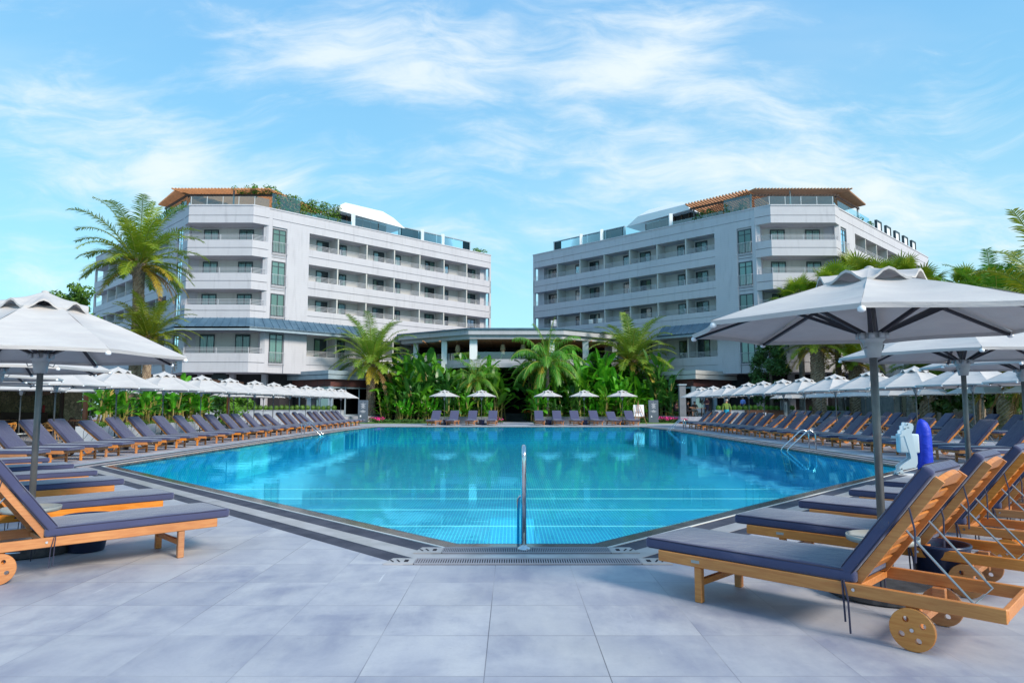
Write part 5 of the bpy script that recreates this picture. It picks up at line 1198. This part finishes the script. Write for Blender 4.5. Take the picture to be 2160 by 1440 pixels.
for i, (px, y, w_, z) in enumerate([(225, 34.0, .30, 2.35), (303, 37.5, .34, 2.15), (357, 40.5, .2, 2.05), (373, 42, .22, 2.1), (236, 30, .13, 2.0), (70, 36, .3, 2.3), (105, 34, .3, 2.3)]):
    x = (px-1080)/1440*y; root = empty('straw_lamp', (x, y, 3.05)); m_ = MB(); zz = z-3.05; m_.lathe([(w_*.78, zz+.28), (w_, zz-.25), (w_*.96, zz-.25), (w_*.74, zz+.27)], 20); m_.obj('shade', 'straw' if i < 5 else 'dark_wood', root)
    m_ = MB(); m_.tube([(0, 0, 0), (0, 0, zz+.27)], .01, 4); m_.obj('cord', 'sign_black', root); tag(root, f'hanging {"straw" if i < 5 else "dark dome"} lamp shade over the left restaurant, number {["one", "two", "three", "four", "five", "six", "seven"][i]}', 'lamp', 'hanging lamps in the left restaurant')
root = empty('fire_extinguisher', (-29.5, 43.2, 1.1)); m_ = MB(); m_.smooth = True; m_.lathe([(.07, 0), (.08, .02), (.08, .38), (.05, .45), (.02, .47)], 14); m_.obj('cylinder', 'red_paint', root); m_ = MB(); m_.box((0, 0, .49), (.12, .03, .03)); m_.obj('valve', 'sign_black', root); tag(root, 'small red fire extinguisher on the left restaurant counter', 'extinguisher')
# right garden: metal chairs, bollard light, bin cabinet, notice pillar
def metal_chair(x, y, rz, label):
    root = empty('garden_chair', (x, y, .05), rz); m_ = MB(); m_.box((0, 0, .44), (.45, .45, .03)); m_.obj('seat', 'steel', root)
    m_ = MB(); m_.smooth = True
    m_.tube([(-.22, .22, .44), (-.22, .27, .82), (.22, .27, .82), (.22, .22, .44)], .014, 6); m_.tube([(-.21, .26, .66), (.21, .26, .66)], .012, 6); m_.obj('backrest', 'steel', root)
    for s_ in (-1, 1): m_ = MB(); m_.smooth = True; m_.tube([(s_*.24, -.22, 0), (s_*.24, -.22, .64), (s_*.24, .24, .66), (s_*.24, .24, 0)], .013, 6); m_.obj('leg', 'steel', root)
    tag(root, label, 'chair', 'metal garden chairs')
metal_chair(27.2, 41.8, .5, 'metal garden chair on the right lawn, left of the bollard light'); metal_chair(29.8, 40.2, 2.6, 'metal garden chair under the right edge tree, left one'); metal_chair(31.3, 40.9, 3.6, 'metal garden chair under the right edge tree, right one')
root = empty('bollard_light', (25.6, 39.0, .05)); m_ = MB(); m_.box((0, 0, .3), (.16, .16, .6)); m_.obj('post', 'sign_black', root); m_ = MB(); m_.box((0, 0, .68), (.15, .15, .16)); m_.obj('lamp_head', 'lamp_white', root); m_ = MB(); m_.box((0, 0, .78), (.18, .18, .03)); m_.obj('cap', 'sign_black', root); tag(root, 'small black bollard light with a white head on the right lawn', 'bollard light')
root = empty('notice_pillar', (22.9, 56.4+1.2, 0)); m_ = MB(); m_.box((0, 0, 1.0), (.62, .3, 2.0)); m_.obj('pillar', 'grey_planter', root); m_ = MB(); m_.box((0, -.155, 1.25), (.3, .012, 1.2)); m_.obj('panel', 'lamp_white', root)
m_ = MB()
for k in range(9): m_.box((0, -.164, 1.0+.07*k), (.12, .006, .035))
m_.obj('mark', 'totem', root); tag(root, 'grey pillar with a tall white notice panel behind the right loungers', 'sign')
root = empty('bin_cabinet', (21.0, 57.2, 0)); m_ = MB(); m_.box((0, 0, .58), (3.0, .7, 1.16)); m_.obj('cabinet', 'dark_wood', root)
for k in (-1, 0): m_ = MB(); m_.box((-.95+(k+1)*.85, -.36, .78), (.3, .02, .36)); m_.obj('notice', 'lamp_white', root)
tag(root, 'dark brown bin cabinet with two white notices behind the right loungers', 'cabinet')
for i, s_ in enumerate((2.0, 3.1, 6.0)):
    c0 = AR.pt(22.2-s_*1.2, .1, 11.25); root = empty('towel', (-c0.x, c0.y, c0.z)); m_ = MB(); m_.box((0, 0, -.22), (.62, .05, .5)); 
    o = m_.obj('cloth', 'towel', root, bevel=.015, seg=2); o.rotation_euler = (0, 0, R(-45)); tag(root, f'towel drying over the right hotel balcony rail, {["right", "middle", "left"][i] if False else ["leftmost", "middle", "rightmost"][2-i] if False else ORD[2-i]} from the right', 'towel', 'towels on the balcony rail')
# low garden building at the far right
root = empty('garden_building', (46, 52, 0)); m_ = MB(); m_.box((0, 4, 1.9), (34, 8, 3.8)); m_.obj('wall', 'grey_planter', root)
for k in range(11): m_ = MB(); m_.box((-15.5+3.1*k, -.03, 1.6), (2.1, .06, 2.8)); f_ = m_.obj('window', 'window_frame', root); m_ = MB(); m_.box((-15.5+3.1*k, -.07, 1.6), (1.9, .02, 2.6)); m_.obj('pane', 'dark_glass', f_)
tag(root, 'low grey garden building with dark windows at the far right', 'building')

# ------------------------------------------------------------------ people
def person(loc, rz, J, regions, label, scale=1.0, hair='hair_dark', sit=False):
    """J: joint dict name -> (x,y,z,r); regions: list of (a,b,material)"""
    root = empty('person', loc, rz); names = list(J); idx = {n_: i for i, n_ in enumerate(names)}; me = bpy.data.meshes.new('body')
    vs = [Vector(J[n_][:3])*scale for n_ in names]; es = [(idx[a], idx[b]) for a, b, _ in regions]; rad = [J[n_][3]*scale for n_ in names]; mts = [m_ for _, _, m_ in regions]
    for sd_ in ('l', 'r'):      # hands: five short finger chains from the wrist
        w_ = vs[idx['hand_'+sd_]]; e_ = vs[idx['elbow_'+sd_]]; d = (w_-e_).normalized(); o_ = d.orthogonal().normalized()
        for k in range(5):
            b = w_+d*.05*scale+o_*(k-2)*.017*scale if k < 4 else w_+d*.01+o_*.04*scale
            tip = b+(d*(.075-.008*abs(k-1.5))+Vector((0, 0, -.012)))*scale if k < 4 else b+(d*.04+o_*.03)*scale
            i0 = len(vs); vs += [b, tip]; rad += [.010*scale, .008*scale]; es += [(idx['hand_'+sd_], i0), (i0, i0+1)]; mts += ['skin', 'skin']
    me.from_pydata(vs, es, []); ob = bpy.data.objects.new('tmp', me); COL.objects.link(ob)
    sk = ob.modifiers.new('s', 'SKIN'); sk.use_smooth_shade = True
    for i, v_ in enumerate(me.skin_vertices[0].data): v_.radius = (rad[i], rad[i]); v_.use_root = (i == 0)
    ss = ob.modifiers.new('u', 'SUBSURF'); ss.levels = 1
    dg = bpy.context.evaluated_depsgraph_get(); nm = bpy.data.meshes.new_from_object(ob.evaluated_get(dg)); bpy.data.objects.remove(ob)
    nm.name = 'body'; nm.materials.clear(); ml = sorted(set(mts))
    for q in ml: nm.materials.append(M[q])
    for p in nm.polygons:
        c = p.center; best = 1e9; bi = 0
        for k, (a, b) in enumerate(es):
            A0, B0 = vs[a], vs[b]; ab = B0-A0; t_ = max(0, min(1, (c-A0).dot(ab)/max(1e-9, ab.length_squared))); dd = (c-(A0+ab*t_)).length-.5*min(rad[a], rad[b])
            if dd < best: best = dd; bi = k
        p.material_index = ml.index(mts[bi]); p.use_smooth = True
    o = link('body', nm, root); h = vs[idx['head']]; r_ = rad[idx['head']]
    m_ = MB(); m_.smooth = True; prof = [(r_*1.08*math.sin(PI*q/8*.62+.02), r_*1.12*math.cos(PI*q/8*.62)) for q in range(9)]
    m_.lathe(prof[::-1], 14, (h.x, h.y+r_*.14, h.z+r_*.22)); m_.obj('hair', hair, o)
    m_ = MB()
    for s_ in (-1, 1): m_.lathe([(.002, -.008), (.009, 0), (.002, .008)], 6, (h.x+s_*.032*scale, h.y-r_*.93, h.z+.01))
    m_.obj('eyes', 'sign_black', o); m_ = MB(); m_.add([(h.x-.012, h.y-r_*.9, h.z-.02), (h.x+.012, h.y-r_*.9, h.z-.02), (h.x, h.y-r_*1.2, h.z-.022), (h.x, h.y-r_*.93, h.z+.015)], [(0, 1, 2), (0, 2, 3), (1, 3, 2), (0, 3, 1)]); m_.obj('nose', 'skin', o)
    m_ = MB(); m_.box((h.x, h.y-r_*.9, h.z-.05*scale), (.045, .01, .008)); m_.obj('mouth', 'red_paint', o)
    for s_ in (-1, 1): m_ = MB(); m_.lathe([(.005, -.03), (.016, -.01), (.014, .02), (.004, .03)], 6, (h.x+s_*r_*.98, h.y+.005, h.z)); m_.obj('ear', 'skin', o)
    tag(root, label, 'person'); return root
def standing(top, bottom, walk=.12, arm=0.0, legs='skin'):
    J = {'pelvis': (0, 0, .93, .15), 'waist': (0, 0, 1.08, .145), 'chest': (0, 0, 1.32, .17), 'neckb': (0, 0, 1.47, .085), 'neck': (0, -.01, 1.53, .06), 'head': (0, -.02, 1.64, .105), 'crown': (0, -.01, 1.70, .085)}
    R_ = [('pelvis', 'waist', bottom), ('waist', 'chest', top), ('chest', 'neckb', top), ('neckb', 'neck', 'skin'), ('neck', 'head', 'skin'), ('head', 'crown', 'skin')]
    for s_, q in (('l', -1), ('r', 1)):
        J['shoulder_'+s_] = (q*.19, 0, 1.42, .075); J['elbow_'+s_] = (q*.27, .03-arm*.1, 1.14, .047); J['hand_'+s_] = (q*(.25-.12*arm), -.05-arm*.28, .90+arm*.22, .032)
        J['hip_'+s_] = (q*.10, 0, .86, .105); J['knee_'+s_] = (q*.11, -q*walk*.8, .49, .066); J['ankle_'+s_] = (q*.11, -q*walk*1.3+.03, .09, .042); J['toe_'+s_] = (q*.12, -q*walk*1.3-.13, .035, .035)
        R_ += [('chest', 'shoulder_'+s_, top), ('shoulder_'+s_, 'elbow_'+s_, top), ('elbow_'+s_, 'hand_'+s_, 'skin'), ('pelvis', 'hip_'+s_, bottom), ('hip_'+s_, 'knee_'+s_, bottom), ('knee_'+s_, 'ankle_'+s_, legs), ('ankle_'+s_, 'toe_'+s_, 'hair_dark')]
    return J, R_
def seated(top, bottom, legs, reach=1):
    J = {'pelvis': (0, .05, .53, .15), 'waist': (0, .07, .68, .15), 'chest': (0, .03, .92, .17), 'neckb': (0, 0, 1.07, .08), 'neck': (0, -.02, 1.12, .06), 'head': (0, -.05, 1.24, .105), 'crown': (0, -.04, 1.30, .085)}
    R_ = [('pelvis', 'waist', bottom), ('waist', 'chest', top), ('chest', 'neckb', top), ('neckb', 'neck', 'skin'), ('neck', 'head', 'skin'), ('head', 'crown', 'skin')]
    for s_, q in (('l', -1), ('r', 1)):
        J['shoulder_'+s_] = (q*.19, .02, 1.02, .075); J['elbow_'+s_] = (q*.27, -.12*reach, .80, .047); J['hand_'+s_] = (q*.12, -.38*reach, .82, .032)
        J['hip_'+s_] = (q*.11, .0, .50, .11); J['knee_'+s_] = (q*.13, -.42, .50, .068); J['ankle_'+s_] = (q*.13, -.42, .09, .042); J['toe_'+s_] = (q*.13, -.58, .035, .035)
        R_ += [('chest', 'shoulder_'+s_, top), ('shoulder_'+s_, 'elbow_'+s_, top), ('elbow_'+s_, 'hand_'+s_, 'skin'), ('pelvis', 'hip_'+s_, bottom), ('hip_'+s_, 'knee_'+s_, bottom), ('knee_'+s_, 'ankle_'+s_, legs), ('ankle_'+s_, 'toe_'+s_, 'hair_dark')]
    return J, R_
J, G_ = standing('shirt_green', 'shorts_cyan'); person((14.38, 46, 0), R(190), J, G_, 'person in green shirt and cyan shorts walking away behind the right loungers', 1.13, 'hair_grey')
J, G_ = standing('shirt_blue', 'shorts_navy', .03, .4, 'shorts_navy'); person((20.9, 62, .55), R(-60), J, G_, 'person in light blue shirt standing behind the right hedge', 1.02)
J, G_ = standing('shirt_maroon', 'shorts_navy', .03, 1.0); person((17.6, 61.9, .55), R(-50), J, G_, 'person in dark maroon shirt standing beside the terrace table with a notepad', 1.0)
J, G_ = seated('clothes_black', 'clothes_black', 'skin'); person((15.75, 61.5, .55), R(80), J, G_, 'person in black sitting on the left side of the terrace table', 1.0)
J, G_ = seated('clothes_black', 'trousers_beige', 'trousers_beige'); person((16.75, 62.9, .55), R(0), J, G_, 'person with beige trousers sitting behind the terrace table, facing the pool', 1.0)
J, G_ = seated('shirt_maroon', 'clothes_black', 'clothes_black'); person((15.1, 63.0, .55), R(40), J, G_, 'person sitting in the shade beside the dark terrace pillar', .98)
place(TB, (16.6, 61.9, .55), .1, 'wooden table on the right terrace with people seated around it', 'cafe tables in the left restaurant', False) if False else None
tb = copy_tree(TB); tb.location = (16.7, 62.05, .55); tb.rotation_euler = (0, 0, .25); tag(tb, 'wooden cafe table on the right terrace with people seated around it', 'table'); tb['group'] = 'cafe tables'
for i, (x, y, a) in enumerate([(15.75, 61.5, R(80)), (16.75, 62.9, 0), (15.1, 63.0, R(40))]):
    c = copy_tree(CH['hoop']); c.location = (x, y+.02, .55); c.rotation_euler = (0, 0, a); tag(c, ['dark cafe chair under the person in black on the right terrace', 'dark cafe chair behind the right terrace table', 'dark cafe chair beside the dark terrace pillar'][i], 'chair', 'cafe chairs on the right terrace')
root = empty('terrace_pillar', (15.05, 60.6, 0)); m_ = MB(); m_.box((0, 0, 1.65), (.55, .5, 3.3)); m_.obj('shaft', 'grey_planter', root); m_ = MB(); m_.box((0, 0, 3.36), (.7, .65, .12)); m_.obj('capital', 'fascia', root); tag(root, 'dark grey square pillar at the left end of the right terrace', 'pillar')
# the scene root of anything first used as a prototype keeps its own label
for o in COL.objects:
    if o.parent is None and o.type in ('EMPTY', 'MESH') and 'kind' not in o and 'category' not in o: o['category'] = o.name.split('.')[0].replace('_', ' ')
